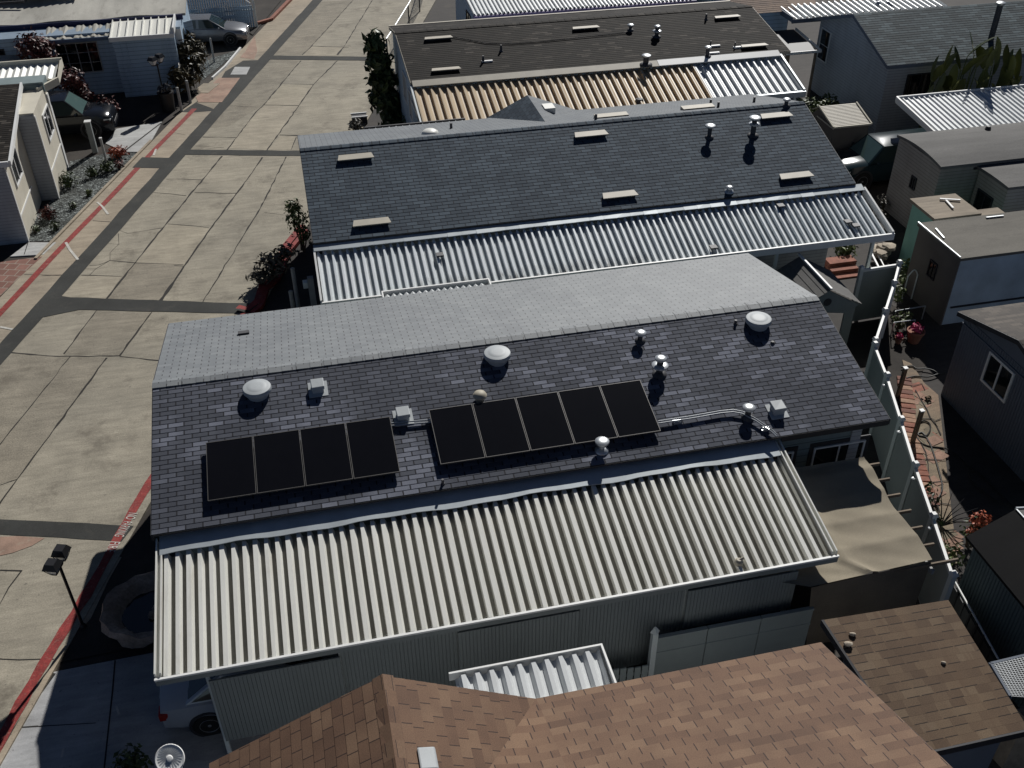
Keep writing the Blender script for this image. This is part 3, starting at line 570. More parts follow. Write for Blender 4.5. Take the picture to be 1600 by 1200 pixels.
for x0, x1 in ((CX0-.03, CX0+.1), (CX1-.1, CX1+.03)):
    b = MB(C1)
    for xx in ((x0, x0+.03), (x1-.03, x1)): b.hexa([(xx[0], CYB, CZB-.15), (xx[1], CYB, CZB-.15), (xx[1], CYT+.36, CZT+.03-.1), (xx[0], CYT+.36, CZT+.03-.1), (xx[0], CYB, CZB+.1), (xx[1], CYB, CZB+.1), (xx[1], CYT+.36, CZT+.03+.14), (xx[0], CYT+.36, CZT+.03+.14)])
    b.hexa([(x0+.031, CYB, CZB-.02), (x1-.031, CYB, CZB-.02), (x1-.031, CYT+.36, CZT+.03+.02), (x0+.031, CYT+.36, CZT+.03+.02), (x0+.031, CYB, CZB), (x1-.031, CYB, CZB), (x1-.031, CYT+.36, CZT+.03+.04), (x0+.031, CYT+.36, CZT+.03+.04)])
    b.build('edge_channel', m_cream, C1)
b = MB(C1)
for x in (-3.0, -.5, 1.8, 4.3, 6.6, 9.0): b.box(x-.04, x+.04, 12.99, 13.07, -.1, 2.77)
b.box(CX0+.1, CX1-.1, 13.0, 13.06, 2.77, 2.86); b.build('post', m_vinyl, C1)
for x0, x1, z0, z1, y in ((-2.98, -.52, .7, 2.6, 12.9), (-.5, 1.78, .55, 2.77, 12.96), (1.8, 4.28, .6, 2.68, 12.9), (4.3, 6.56, .5, 2.77, 12.96), (6.6, 9.05, 1.5, 2.66, 12.9)):
    b = MB(C1); n = int((x1-x0)/.075); w = (x1-x0)/n
    for i in range(n): a = x0+i*w; b.box(a+.004, a+w-.004, y-.022, y, z0, z1)
    b.box(x0, x1, y, y+.015, z0, z1); b.build('side_panel', m_sidepan, C1)
p = onplane(1154, 881, (0, CYB, CZB), (0, -(CZT-CZB)/(CYT-CYB), 1)); b = MB(C1); b.lathe((p.x, p.y, p.z), [(.09, 0), (.09, .09), (.05, .13)], 12); b.tube([(p.x, p.y, p.z+.1), (p.x+.1, p.y, p.z+.16)], .03, 8); b.build('roof_outlet', m_beige, C1, smooth=True)
# small awning on the far side of the main house
A1 = thing('awning', 'small white corrugated awning poking up behind the light ridge of the main house', 'awning', (3.2, 24.2, 0))
b = MB(A1); q0 = P(600, 463, 3.55); q1 = P(762, 447, 3.55); corrug(b, q0.x, q1.x, q0.y+.0, 3.55, q0.y-.55, 3.62, [(0, 0), (.09, .07), (.18, 0)]); b.build('roof_sheet', m_white, A1)
b = MB(A1); b.box(q0.x-.05, q1.x+.08, q0.y+.04, q0.y+.09, 3.5, 3.68); b.box(q0.x-.06, q0.x-.02, q0.y-.55, q0.y+.04, 3.5, 3.7); b.box(q1.x+.04, q1.x+.08, q0.y-.55, q0.y+.04, 3.5, 3.7); b.build('frame', m_wtrim, A1)
b = MB(A1)
for x in (q0.x, q1.x): b.box(x-.04, x+.04, q0.y-.02, q0.y+.04, -.1, 3.5)
b.build('post', m_wtrim, A1)
# ---------------------------------------------------------------- second house
H2 = thing('mobile_home', 'mobile home with plain blue charcoal roof dotted with low beige vents', 'mobile home', (9, 31.5, 0))
A0, A1x, BR, BZ, BN, BZN, BF = .12, 17.97, 31.75, 5.0, 27.5, 3.79, 35.9
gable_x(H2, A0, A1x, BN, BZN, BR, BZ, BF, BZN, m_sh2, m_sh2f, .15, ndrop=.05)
ridge_cap(H2, A0, A1x, BR, BZ+.012, .28, m_sh2, .13)
house_walls(H2, 'wall', A0+.3, A1x-.3, BN+.35, BF-.4, 3.8, m_walls, yr=BR, zr=4.85)
def r2(px, py): return rp(px, py, BR, BZ, BN, BZN)
def low_vent(root, p, s, L=1.18, D=.3, name='low_roof_vent'):
    b = MB(root); h = .13; L2 = L/2
    def z(y): return p.z+(y-p.y)*s
    y0, y1 = p.y-D/2, p.y+D/2
    b.hexa([(p.x-L2+.08, y0+.08, z(y0)-.05), (p.x+L2-.08, y0+.08, z(y0)-.05), (p.x+L2-.08, y1, z(y1)-.03), (p.x-L2+.08, y1, z(y1)-.03), (p.x-L2+.08, y0+.08, z(y0)+h-.02), (p.x+L2-.08, y0+.08, z(y0)+h-.02), (p.x+L2-.08, y1, z(y1)+.06), (p.x-L2+.08, y1, z(y1)+.06)], 1)
    b.hexa([(p.x-L2, y0, z(y0)+h-.03), (p.x+L2, y0, z(y0)+h-.03), (p.x+L2-.06, y1, z(y1)+.06), (p.x-L2+.06, y1, z(y1)+.06), (p.x-L2, y0, z(y0)+h+.0), (p.x+L2, y0, z(y0)+h+.0), (p.x+L2-.06, y1, z(y1)+.09), (p.x-L2+.06, y1, z(y1)+.09)], 0)
    return b.build(name, [m_beige, m_dtrim], root)
for q in ((556, 249), (923, 213), (581, 351), (968, 308), (1243, 278), (1212, 184)): low_vent(H2, r2(*q), .285)
pipe_vent(H2, r2(1108, 214), .46, .07, ((1.0, .18),)); pipe_vent(H2, r2(1176, 211), .68, .09, ((1.0, .2), (.68, .19))); pipe_vent(H2, r2(1139, 299), .2, .07, ((1.0, .12),), m_galv); pipe_vent(H2, r2(1228, 165), .28, .07, ((1.0, .14),))
def r2f(px, py): return onplane(px, py, (0, BR, BZ), (0, (BZ-BZN)/(BF-BR), 1))
p = r2f(672, 209); b = MB(H2); b.lathe((p.x, p.y, p.z-.03), [(.3, 0), (.28, .1), (.2, .16), (.08, .19)], 20); b.build('round_roof_vent', m_cream, H2, smooth=True)
for q in ((705, 201), (1110, 164), (1122, 168), (1178, 160), (931, 187)):
    p = r2f(*q); b = MB(H2); b.lathe((p.x, p.y, p.z-.03), [(.09, 0), (.05, .05), (.045, .24)], 8); b.build('plumbing_stub', m_dmetal, H2)
for q in ((955, 183), (1090, 170)):
    p = r2f(*q); b = MB(H2); b.box(p.x-.6, p.x+.6, p.y-.16, p.y+.16, p.z-.05, p.z+.1); b.build('low_roof_vent', m_beige, H2)
# cross gable behind the ridge
gx, gz = 8.74, 4.62; gl_, gr_ = 6.7, 11.5; gb_ = 3.4
b = MB(H2)
yb = 36.25
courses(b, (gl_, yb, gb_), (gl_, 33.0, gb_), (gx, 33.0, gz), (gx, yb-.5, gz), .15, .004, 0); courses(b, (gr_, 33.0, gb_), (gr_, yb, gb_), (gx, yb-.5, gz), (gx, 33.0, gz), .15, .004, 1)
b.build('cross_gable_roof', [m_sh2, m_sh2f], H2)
b = MB(H2); b.hexa([(gl_+.3, 34, 0), (gr_-.3, 34, 0), (gr_-.3, yb-.3, 0), (gl_+.3, yb-.3, 0), (gl_+.3, 34, 3.38), (gr_-.3, 34, 3.38), (gr_-.3, yb-.3, 3.38), (gl_+.3, yb-.3, 3.38)]); b.build('wall', m_walls, H2)
p = onplane(857, 171, (gx, 34, gz), (.44, 0, 1)); b = MB(H2); b.box(p.x-.2, p.x+.2, p.y-.25, p.y+.25, p.z-.1, p.z+.14); b.build('square_roof_vent', m_cream, H2)
# its white carport
C2 = thing('carport', 'white corrugated carport roof in front of the blue charcoal mobile home', 'carport', (9, 26.4, 0))
b = MB(C2); corrug(b, .16, 18.2, 27.3, 3.5, 25.31, 2.93, PROF, groove=1); b.build('roof_sheet', [m_whiteg, M('painted shade in white grooves', (.42, .45, .46), .8, .25, 1.2, fine=.1, stain=.6, stcol=(.15, .155, .15), stretch=(3, .3, 1))], C2)  # valley shade of the white ribs painted in, with random stains
b = MB(C2); n = 40
for i in range(n):
    a, c = .1+18.1*i/n, .1+18.1*(i+1)/n; w1, w2 = random.uniform(-.02, .02), random.uniform(-.02, .02)
    b.slab([(a, 27.24+w1, 3.655), (c, 27.24+w2, 3.655), (c, 27.52, 3.745), (a, 27.52, 3.745)], .02)
b.build('flashing', m_flash, C2)
b = MB(C2); b.box(.08, 18.3, 25.24, 25.3, 2.82, 3.05)
for x in (.08, 18.24): b.hexa([(x, 25.3, 2.85), (x+.06, 25.3, 2.85), (x+.06, 27.4, 3.42), (x, 27.4, 3.42), (x, 25.3, 3.1), (x+.06, 25.3, 3.1), (x+.06, 27.4, 3.68), (x, 27.4, 3.68)])
b.build('frame', m_wtrim, C2)
for x in (.5, 4, 7.5, 11, 14.4, 17.75):
    b = MB(C2); b.box(x-.05, x+.05, 25.45, 25.55, -.1, 2.98); b.build('post', m_vinyl, C2)
b = MB(C2)
def rc2(px, py): return onplane(px, py, (0, 25.35, 3.0), (0, -(.55)/1.95, 1))
for px, py in ((688, 402), (1115, 390), (1325, 350), (1337, 356), (1220, 325)):
    p = rc2(px, py); b = MB(C2); b.box(p.x-.12, p.x+.1, p.y-.09, p.y+.12, p.z+.06, p.z+.11); b.build('debris', m_dmetal, C2)
# ---------------------------------------------------------------- third house
H3 = thing('mobile_home', 'mobile home with dark brown roof and tan and white ribbed carport', 'mobile home', (13, 43, 0))
D0, D1, DR, DZ, DN, DZN, DF = 4.95, 21.75, 44.75, 4.5, 40.35, 3.8, 47.2
gable_x(H3, D0, D1, DN, DZN, DR, DZ, DF, 4.05, m_sh3, m_sh3, .16, m_beige, .14); ridge_cap(H3, D0, D1, DR, DZ+.012, .17, m_sh3, .14, .35)
b = MB(H3); b.box(D0-.02, D1, DF-.1, DF+.02, 4.02, 4.1); b.build('verge_trim', m_beige, H3)
house_walls(H3, 'wall', D0+.1, D1-.3, DN+.3, DF-.3, 3.8, m_wallb, yr=DR, zr=4.4)
window(H3, 'x-', (D0+.1, 43.2, 2.6), 1.0, 1.2); window(H3, 'x-', (D0+.1, 41.6, 2.4), .8, 1.2)
def r3(px, py): return rp(px, py, DR, DZ, DN, DZN)
for q in ((685, 62), (697, 111), (915, 46), (1136, 29), (1178, 74)): low_vent(H3, r3(*q), .16, 1.25, .28)
pipe_vent(H3, r3(985, 47), .28, .07, ((1.0, .15),)); pipe_vent(H3, r3(1026, 57), .5, .09, ((1.0, .14), (.6, .2))); pipe_vent(H3, r3(1105, 88), .45, .08, ((1.0, .15),)); pipe_vent(H3, r3(1009, 100), .42, .12, ((1.0, .2),)); pipe_vent(H3, r3(1148, 74), .3, .03, ()); pipe_vent(H3, r3(1110, 72), .3, .03, ())
for q in ((783, 80), (755, 97), (1103, 31)):
    p = r3(*q); b = MB(H3); b.lathe((p.x, p.y, p.z-.03), [(.13, 0), (.06, .08), (.04, .3)], 8); b.build('plumbing_stub', m_dmetal, H3)
b = MB(H3)
for px, py in ((757, 97), (1113, 73), (1150, 75), (1112, 84)):
    p = r3(px, py); b.box(p.x-.12, p.x+.35, p.y-.06, p.y+.06, p.z-.02, p.z+.06)
b.build('flashing', m_wtrim, H3)
b = MB(H3); b.tube([r3(705, 59)+Vector((0, 0, .05)), r3(735, 64)+Vector((0, 0, .04)), r3(760, 69)+Vector((0, 0, .04)), r3(800, 70)+Vector((0, 0, .04)), r3(850, 66)+Vector((0, 0, .04)), r3(985, 52)+Vector((0, 0, .05))], .018, 5); b.build('cable', m_black, H3)
C3 = thing('carport', 'tan ribbed carport roof turning white at its right end, below the dark brown roof', 'carport', (13, 39, 0))
PROF3 = [(0, 0), (.02, .12), (.07, .125), (.2, .005), (.335, 0)]
b = MB(C3); corrug(b, 5.0, 17.15, 40.25, 3.56, 37.72, 2.92, PROF3); b.build('roof_sheet', m_tanm, C3)
b = MB(C3); corrug(b, 17.15, 21.2, 40.25, 3.56, 37.72, 2.92, PROF3); b.build('white_roof_sheet', m_white, C3)
b = MB(C3); b.slab([(5.0, 40.1, 3.72), (15.6, 40.1, 3.72), (15.6, 40.45, 3.85), (5.0, 40.45, 3.85)], .03); b.build('flashing', m_beige, C3)
b = MB(C3); b.slab([(15.6, 40.1, 3.73), (21.2, 40.1, 3.73), (21.2, 40.45, 3.86), (15.6, 40.45, 3.86)], .03); b.build('flashing', m_wtrim, C3)
b = MB(C3); b.box(4.93, 21.3, 37.58, 37.7, 2.78, 3.02); b.box(4.9, 4.96, 37.7, 40.3, 3.0, 3.1); b.hexa([(4.9, 37.7, 2.8), (4.97, 37.7, 2.8), (4.97, 40.3, 3.5), (4.9, 40.3, 3.5), (4.9, 37.7, 3.05), (4.97, 37.7, 3.05), (4.97, 40.3, 3.72), (4.9, 40.3, 3.72)]); b.hexa([(21.22, 37.7, 2.8), (21.3, 37.7, 2.8), (21.3, 40.3, 3.5), (21.22, 40.3, 3.5), (21.22, 37.7, 3.08), (21.3, 37.7, 3.08), (21.3, 40.3, 3.75), (21.22, 40.3, 3.75)]); b.build('gutter', m_flash, C3)
for x in (5.2, 9.2, 13.2, 17.2, 21.0):
    b = MB(C3); b.box(x-.05, x+.05, 37.9, 38.0, -.1, 3.0); b.build('post', m_vinyl, C3)
b = MB(C3); p = P(1000, 157, 3.1); b.lathe((p.x, p.y+.1, 3.02), [(.2, 0), (.14, .12), (.03, .15)], 8); b.build('debris', m_dmetal, C3)
AW2 = thing('awning', 'low white corrugated awning at the far left corner of the blue charcoal roof', 'awning', (4.6, 37.0, 0))
b = MB(AW2); corrug(b, 2.7, 6.6, 37.2, 3.2, 36.3, 3.35, [(0, 0), (.13, .1), (.26, 0)]); b.build('roof_sheet', m_white, AW2)
b = MB(AW2); b.box(2.66, 6.6, 37.22, 37.28, 3.1, 3.34); b.build('frame', m_dtrim, AW2)
b = MB(AW2)
for x in (2.8, 6.3): b.box(x-.04, x+.04, 37.1, 37.2, -.1, 3.2)
b.build('post', m_wtrim, AW2)
# ---------------------------------------------------------------- plants
def leaves(b, c, rad, n, size, up=.3, fold=.25, asp=2.0, shell=.55, lump=.35):
    """leaf-sized folded faces through a lumpy ellipsoid"""
    c = Vector(c); ph = [random.uniform(0, 6.28) for _ in range(6)]
    for _ in range(n):
        d = Vector((random.gauss(0, 1), random.gauss(0, 1), random.gauss(0, 1))).normalized(); k = random.random()**(1-shell) if shell < 1 else 1
        a = math.atan2(d.y, d.x); lm = 1-lump*.5+lump*.5*math.sin(3*a+ph[0])*math.cos(2.5*d.z*2+ph[1])+random.uniform(-.12, .12)
        p = c+Vector((d.x*rad[0], d.y*rad[1], d.z*rad[2]))*k*lm
        nrm = (d+Vector((random.gauss(0, .6), random.gauss(0, .6), random.gauss(0, .6)+up))).normalized(); t = nrm.orthogonal().normalized(); t = (Matrix.Rotation(random.uniform(0, 6.28), 3, nrm)@t); q = nrm.cross(t)
        s = size*random.uniform(.6, 1.35); l, w = s*asp/2, s/2
        tip = p+t*l-nrm*fold*l; ba = p-t*l; m1 = p+q*w+nrm*fold*w; m2 = p-q*w+nrm*fold*w
        i = len(b.v); b.v += [tuple(x) for x in (ba, m2, tip, m1, p+t*l*.1)]
        for f in ((0, 1, 4), (1, 2, 4), (2, 3, 4), (3, 0, 4)): b.f.append(tuple(i+j for j in f)); b.uv.append(None); b.mi.append(0)
def bush(name, label, cat, base, blobs, n, size, mat, group=None, stems=4, asp=2., stem_mat=None, **kw):
    r = thing(name, label, cat, base, 0, group); b = MB(r)
    for c, rad in blobs: leaves(b, c, rad, max(8, int(n*rad[0]*rad[1])), size, asp=asp, **kw)
    b.build('foliage', mat, r)
    s = MB(r)
    for i in range(stems):
        c, rad = blobs[i % len(blobs)]; e = Vector(c)+Vector((random.uniform(-.5, .5)*rad[0], random.uniform(-.5, .5)*rad[1], random.uniform(-.2, .4)*rad[2])); a = Vector(base)+Vector((random.uniform(-.08, .08), random.uniform(-.08, .08), 0)); mid = a.lerp(e, .5)+Vector((random.uniform(-.1, .1), random.uniform(-.1, .1), .05))
        s.tube([a, mid, e], [.035, .025, .01], 6)
    s.build('stem' if rad[2] < .9 else 'trunk', stem_mat or m_bark, r, smooth=True); return r
# ---------------------------------------------------------------- russet roofed house at the bottom of the picture
H0 = thing('house', 'house with russet brown hip-and-valley shingle roof nearest the camera', 'house', (3, 6, 0))
sx, hy, ez = .2, 10.5, 3.46
SLP = .41
def zmain(y): return ez+(10.5-y)*SLP
b = MB(H0)
yr0 = 2.0
courses(b, (8.2, 10.5, ez), (2.78-.0, 10.5, ez), (2.78, yr0, zmain(yr0)), (8.2, yr0, zmain(yr0)), .19, .008)
# projecting gable, ridge running away from the camera
gz0 = 4.87; gs = (gz0-ez)/(2.78-sx)
n = 22
yv = 10.5-(gz0-ez)/SLP     # where the gable ridge meets the main slope
courses(b, (2.78, 6.0, ez), (2.78, 10.5, ez), (sx, 10.5, gz0), (sx, 6.0, gz0), .19, .008)
courses(b, (sx-2.98, 10.5, ez), (sx-2.98, 3.0, ez), (sx, 3.0, gz0), (sx, 10.5, gz0), .19, .008)
# main slope to the left of the valley
b2 = Vector((sx, yv, gz0+.02)); b.face([(2.78, 10.5, ez+.02), b2, (sx, yr0, zmain(yr0)+.02), (2.78, yr0, zmain(yr0)+.02)], [(-2.78, 0), (-sx, 4), (-sx, 9), (-2.78, 9)])
b.build('roof', m_shb, H0)
b = MB(H0)
for i in range(15):
    y0, y1 = 10.52-i*.31, 10.52-(i+1)*.31; u = [(i*1.3, .02), (i*1.3+.3, .02), (i*1.3+.3, .15), (i*1.3, .15)]
    b.face([(sx-.17, y1, gz0-.17*gs+.012), (sx, y1, gz0+.012), (sx, y0, gz0+.026), (sx-.17, y0, gz0-.17*gs+.026)], u); b.face([(sx, y1, gz0+.012), (sx+.17, y1, gz0-.17*gs+.012), (sx+.17, y0, gz0-.17*gs+.026), (sx, y0, gz0+.026)], u)
    b.face([(sx-.17, y0, gz0-.17*gs-.02), (sx-.17, y0, gz0-.17*gs+.026), (sx, y0, gz0+.026), (sx, y0, gz0-.02)]); b.face([(sx, y0, gz0-.02), (sx, y0, gz0+.026), (sx+.17, y0, gz0-.17*gs+.026), (sx+.17, y0, gz0-.17*gs-.02)])
b.build('ridge_cap', m_shb, H0)
b = MB(H0); b.box(2.8, 8.0, 1.5, 10.15, -.1, 3.4); b.box(-2.4, 2.6, 3.0, 10.15, -.1, 3.4); b.face([(2.6, 10.15, 3.4), (-2.4, 10.15, 3.4), (sx, 10.15, 4.7)]); b.face([(8.0, 10.15, 3.4), (8.0, 10.15, 3.45), (8.0, yr0, zmain(yr0)-.1), (8.0, yr0, 3.4)]); b.build('wall', m_walls, H0)
b = MB(H0); b.box(2.8, 8.22, 10.46, 10.5, ez-.16, ez-.01)
b.hexa([(8.17, 10.5, ez-.17), (8.21, 10.5, ez-.17), (8.21, yr0, zmain(yr0)-.17), (8.17, yr0, zmain(yr0)-.17), (8.17, 10.5, ez-.005), (8.21, 10.5, ez-.005), (8.21, yr0, zmain(yr0)-.005), (8.17, yr0, zmain(yr0)-.005)])
for x, z in ((sx-2.98, ez), (2.78, ez)): b.hexa([(x, 10.47, z-.16), (sx, 10.47, gz0-.16), (sx, 10.51, gz0-.16), (x, 10.51, z-.16), (x, 10.47, z-.012), (sx, 10.47, gz0-.012), (sx, 10.51, gz0-.012), (x, 10.51, z-.012)])
b.build('fascia', m_dtrim, H0)
p = onplane(669, 1190, (sx, 8, gz0), (gs, 0, 1)); b = MB(H0); b.hexa([(p.x-.14, p.y-.2, p.z-.1), (p.x+.14, p.y-.2, p.z-.2), (p.x+.14, p.y+.2, p.z-.2), (p.x-.14, p.y+.2, p.z-.1), (p.x-.14, p.y-.2, p.z+.14), (p.x+.14, p.y-.2, p.z+.07), (p.x+.14, p.y+.2, p.z+.07), (p.x-.14, p.y+.2, p.z+.14)]); b.build('square_roof_vent', m_vent, H0, bevel=.03)
# white awning under it
AW = thing('awning', 'white corrugated porch awning between the grey side panels and the russet roof', 'awning', (3, 11.4, 0))
b = MB(AW); corrug(b, 1.55, 4.38, 11.86, 2.62, 11.05, 2.5, [(0, 0), (.06, .0), (.12, .1), (.2, .1), (.27, 0)]); b.build('roof_sheet', m_white, AW)
b = MB(AW); b.box(1.45, 4.46, 11.9, 11.94, 2.55, 2.76); b.box(4.42, 4.46, 10.9, 11.9, 2.46, 2.76); b.box(1.45, 4.42, 10.9, 11.1, 2.585, 2.62); b.build('frame', m_wtrim, AW)
b = MB(AW)
for x in (1.6, 4.3): b.box(x-.04, x+.04, 11.7, 11.78, -.1, 2.55)
b.build('post', m_wtrim, AW)
VP = thing('vent_stack', 'pipe with a round ribbed white cap standing by the shaded driveway', 'vent pipe', (-3.9, 11.3, 0))
ax = (Vector((.98, -.1, -.1)).normalized(), Vector((.06, .88, .42)).normalized(), Vector((.04, -.42, .9)).normalized()); p = P(265, 1182, 3.0)
b = MB(VP); b.tube([(p.x+.15, p.y-.3, -.1), (p.x+.12, p.y-.24, 2.3), (p.x, p.y, 2.9)], .12, 14); b.build('pipe', m_flash, VP, smooth=True)
b = MB(VP); b.lathe((p.x, p.y, p.z-.1), [(.2, 0), (.245, .06), (.25, .11), (.235, .13), (.2, .115), (.06, .115), (.045, .14), (.02, .145)], 30, 0, ax)
b.build('cap', m_wtrim, VP, smooth=True)
b = MB(VP)
for i in range(26):
    a = 2*math.pi*i/26; d = ax[0]*math.cos(a)+ax[1]*math.sin(a); o = p+ax[2]*.022; b.bar(o+d*.055, o+d*.215, .012, .016, 0, ax[2])
b.build('grille_rib', m_galv, VP)
VP.location = (p.x+.15, p.y-.3, 0)
for ch in VP.children: ch.location = (-p.x-.15+(-3.9), -p.y+.3+11.3, 0)
# mossy shed roof lower right
HB = thing('shed', 'shed with mossy brown shingle roof and two stones lying on it', 'shed', (10.4, 10.4, 0))
b = MB(HB); z0, z1 = 2.15, 2.62; courses(b, (9.35, 8.72, z0), (11.72, 8.72, z0), (11.68, 11.5, z1), (8.96, 11.6, z1), .17, .0012); b.build('roof', m_shc, HB)
b = MB(HB); b.slab([(9.37, 8.74, z0-.02), (11.7, 8.74, z0-.02), (11.66, 11.48, z1-.02), (8.98, 11.58, z1-.02)], .05); b.box(9.35, 11.75, 8.68, 8.72, z0-.16, z0+.02); b.hexa([(9.31, 8.72, z0-.15), (9.36, 8.72, z0-.15), (8.97, 11.6, z1-.15), (8.92, 11.6, z1-.15), (9.31, 8.72, z0+.01), (9.36, 8.72, z0+.01), (8.97, 11.6, z1+.01), (8.92, 11.6, z1+.01)]); b.build('fascia', m_dtrim, HB)
b = MB(HB); b.box(9.55, 11.5, 8.95, 11.4, -.1, 2.1); b.build('wall', m_wallk, HB)
def rs(px, py): return onplane(px, py, (0, 8.72, z0+.012), (0, -(z1-z0)/2.85, 1))
for (px, py, s, lb) in ((1332, 992, .05, 'small round stone resting near the top edge of the mossy brown roof'), (1325, 1008, .07, 'longer pale stone lying below the small round one on the mossy roof'), (1474, 1036, .035, 'dark pebble lying at the middle right of the mossy brown roof')):
    p = rs(px, py); b = MB(); b.lathe((0, 0, 0), [(s*.6, -.01), (s, s*.25), (s*.9, s*.7), (s*.5, s), (s*.15, s*1.1)], 9, 0, (Vector((1.3, -.5, 0)), Vector((.3, .8, 0)), Vector((0, 0, 1))), jit=.15); o = b.build('stone', m_stone, None, smooth=True, loc=p); tag(o, lb, 'stone')
# ---------------------------------------------------------------- fences
def vinyl(root, pts, h, side=-1, capz=.06, braces=True):
    for i, p in enumerate(pts):
        b = MB(root); b.box(p[0]-.06, p[0]+.06, p[1]-.06, p[1]+.06, -.1, h+.05); o = b.build('post', m_vinyl, root)
        b = MB(root); b.hexa([(p[0]-.085, p[1]-.085, h+.05), (p[0]+.085, p[1]-.085, h+.05), (p[0]+.085, p[1]+.085, h+.05), (p[0]-.085, p[1]+.085, h+.05), (p[0]-.05, p[1]-.05, h+.13), (p[0]+.05, p[1]-.05, h+.13), (p[0]+.05, p[1]+.05, h+.13), (p[0]-.05, p[1]+.05, h+.13)]); b.build('post_cap', m_wtrim, o)
    for a, c in zip(pts, pts[1:]):
        a3, c3 = Vector((a[0], a[1], 0)), Vector((c[0], c[1], 0)); d = (c3-a3).normalized()*.06; a3 += d; c3 -= d
        b = MB(root); b.bar(a3+Vector((0, 0, h-.05)), c3+Vector((0, 0, h-.05)), .07, .09); b.build('top_rail', m_wtrim, root)
        b = MB(root); b.bar(a3+Vector((0, 0, (h-.1)/2)), c3+Vector((0, 0, (h-.1)/2)), .03, h-.1); b.build('panel', m_vinylp, root)  # shaded side of white fence panels painted in as grey
F1 = thing('vinyl_fence', 'tall white vinyl fence with shade-grey panels running down the right side of the main house', 'fence', (14.5, 18, 0))
fp = [P(x, y, 2.0) for x, y in [(1367, 540), (1386, 588), (1408, 657), (1430, 728), (1458, 808), (1489, 900)]]
vinyl(F1, fp, 2.0)
for (a, c, f) in ((1, 2, .1), (2, 3, .15), (3, 4, .15), (4, 5, .1)):
    p = fp[a].lerp(fp[c], f); b = MB(F1); q = p+Vector((-.12, -.04, -.12)); b.lathe(q, [(.03, -.03), (.05, -.01), (.05, .02), (.02, .035)], 10); b.tube([q, p+Vector((0, 0, -.12))], .015, 6); b.build('fence_lamp', m_lamp, F1, smooth=True)
for k in range(4):
    a = fp[k+1].lerp(fp[k+1-1], .0)+Vector((-.05, -.02, 0)); b = MB(F1); b.bar((a.x, a.y, 1.85), (a.x+.3, a.y-1.3, .35), .014, .014); b.build('brace', m_vinylp, F1)
F2 = thing('vinyl_fence', 'white vinyl fence around the back yard of the blue charcoal house, bright rails on top', 'fence', (17.5, 24, 0))
vinyl(F2, [P(x, y, 2.0) for x, y in [(1346, 421), (1405, 412), (1397, 443), (1383, 487), (1368, 533)]], 2.0)
F3 = thing('panel_fence', 'grey panel fence with one tall white end post below the carport side panels', 'fence', (7.5, 12.6, 0))
b = MB(F3); b.box(5.77, 5.89, 12.52, 12.64, -.1, 1.95); o = b.build('post', m_vinyl, F3); b = MB(F3); b.lathe((5.83, 12.58, 1.95), [(.1, 0), (.1, .03), (.04, .13), (.01, .17)], 4); b.build('post_cap', m_vinyl, o)
b = MB(F3)
for x0, x1 in ((5.9, 7.0), (7.02, 8.2), (8.22, 9.4)): 
    b = MB(F3); b.box(x0, x1, 12.56, 12.61, .05, 1.72); b.box(x0, x1, 12.545, 12.56, 1.25, 1.31); b.box(x0, x1, 12.54, 12.63, 1.72, 1.78); b.build('panel', m_vinylp, F3)
F4 = thing('picket_gate', 'low dark picket gate beside the tall white end post', 'gate', (5.3, 12.45, 0))
for i in range(7):
    b = MB(F4); x = 4.62+i*.16; b.prism([(x, 12.44), (x+.13, 12.44), (x+.13, 12.47), (x, 12.47)], -.05, 1.12+.04*math.sin(i*.9)); b.build('picket', m_vinylp, F4)
b = MB(F4); b.box(4.6, 5.75, 12.475, 12.5, .3, .38); b.build('rail', m_vinylp, F4); b = MB(F4); b.box(4.6, 5.75, 12.475, 12.5, .8, .88); b.build('rail', m_vinylp, F4)
# ---------------------------------------------------------------- shade canopy
SC = thing('shade_canopy', 'tan shade cloth canopy on timber rafters beside the cream carport', 'canopy', (10.8, 14, 0))
b = MB(SC); nx, ny = 40, 54
def cz(u, v): return 2.42+v*.33-.026*abs(math.sin(v*math.pi*4.5))**.9*(1 if v < 1 else 0)-.007*math.sin(u*23+v*9)*math.sin(v*31)-.01*math.sin(u*9+v*4)*math.sin(v*22)-.05*math.exp(-((u-.5)/.035)**2)*-1.1
def cp(i, j):
    u, v = i/nx, j/ny; x0 = 9.22-.9*min(1, v*7); x1 = 12.13-.02*v+.05*math.sin(v*9); y = 12.62+v*3.2+(1-v)*(u*.12); return (x0+(x1-x0)*u, y, cz(u, v))
for i in range(nx):
    for j in range(ny):
        q = [cp(i, j), cp(i+1, j), cp(i+1, j+1), cp(i, j+1)]; b.face(q)
b.build('roof_cloth', m_tarp, SC, smooth=True)
b = MB(SC); n = 14
for i in range(n):
    u0, u1 = i/n, (i+1)/n; xa, xb = 9.24+2.87*u0, 9.24+2.87*u1; ya, yb_ = 12.60+.12*u0, 12.60+.12*u1; wv = lambda u: .05*math.sin(u*7)+.03*math.sin(u*19)
    for k in range(6):
        z0_, z1_ = 2.41-k*.34, 2.41-(k+1)*.34; f0, f1 = k/6, (k+1)/6
        b.face([(xa+.25*f1*(1-u0), ya+wv(u0)*f1, z1_), (xb+.25*f1*(1-u1), yb_+wv(u1)*f1, z1_), (xb+.25*f0*(1-u1), yb_+wv(u1)*f0, z0_), (xa+.25*f0*(1-u0), ya+wv(u0)*f0, z0_)])
b.build('side_cloth', M('brown side cloth', (.21, .17, .125), .9, .2, .8, fine=.1), SC, smooth=True)
for k in range(7):
    y = 12.7+k*.49; z = 2.36+(y-12.62)/3.2*.33
    b = MB(SC); b.box(9.5, (12.75 if k == 0 else 12.46), y-.02, y+.02, z-.1, z-.02); b.build('rafter', m_timb, SC)
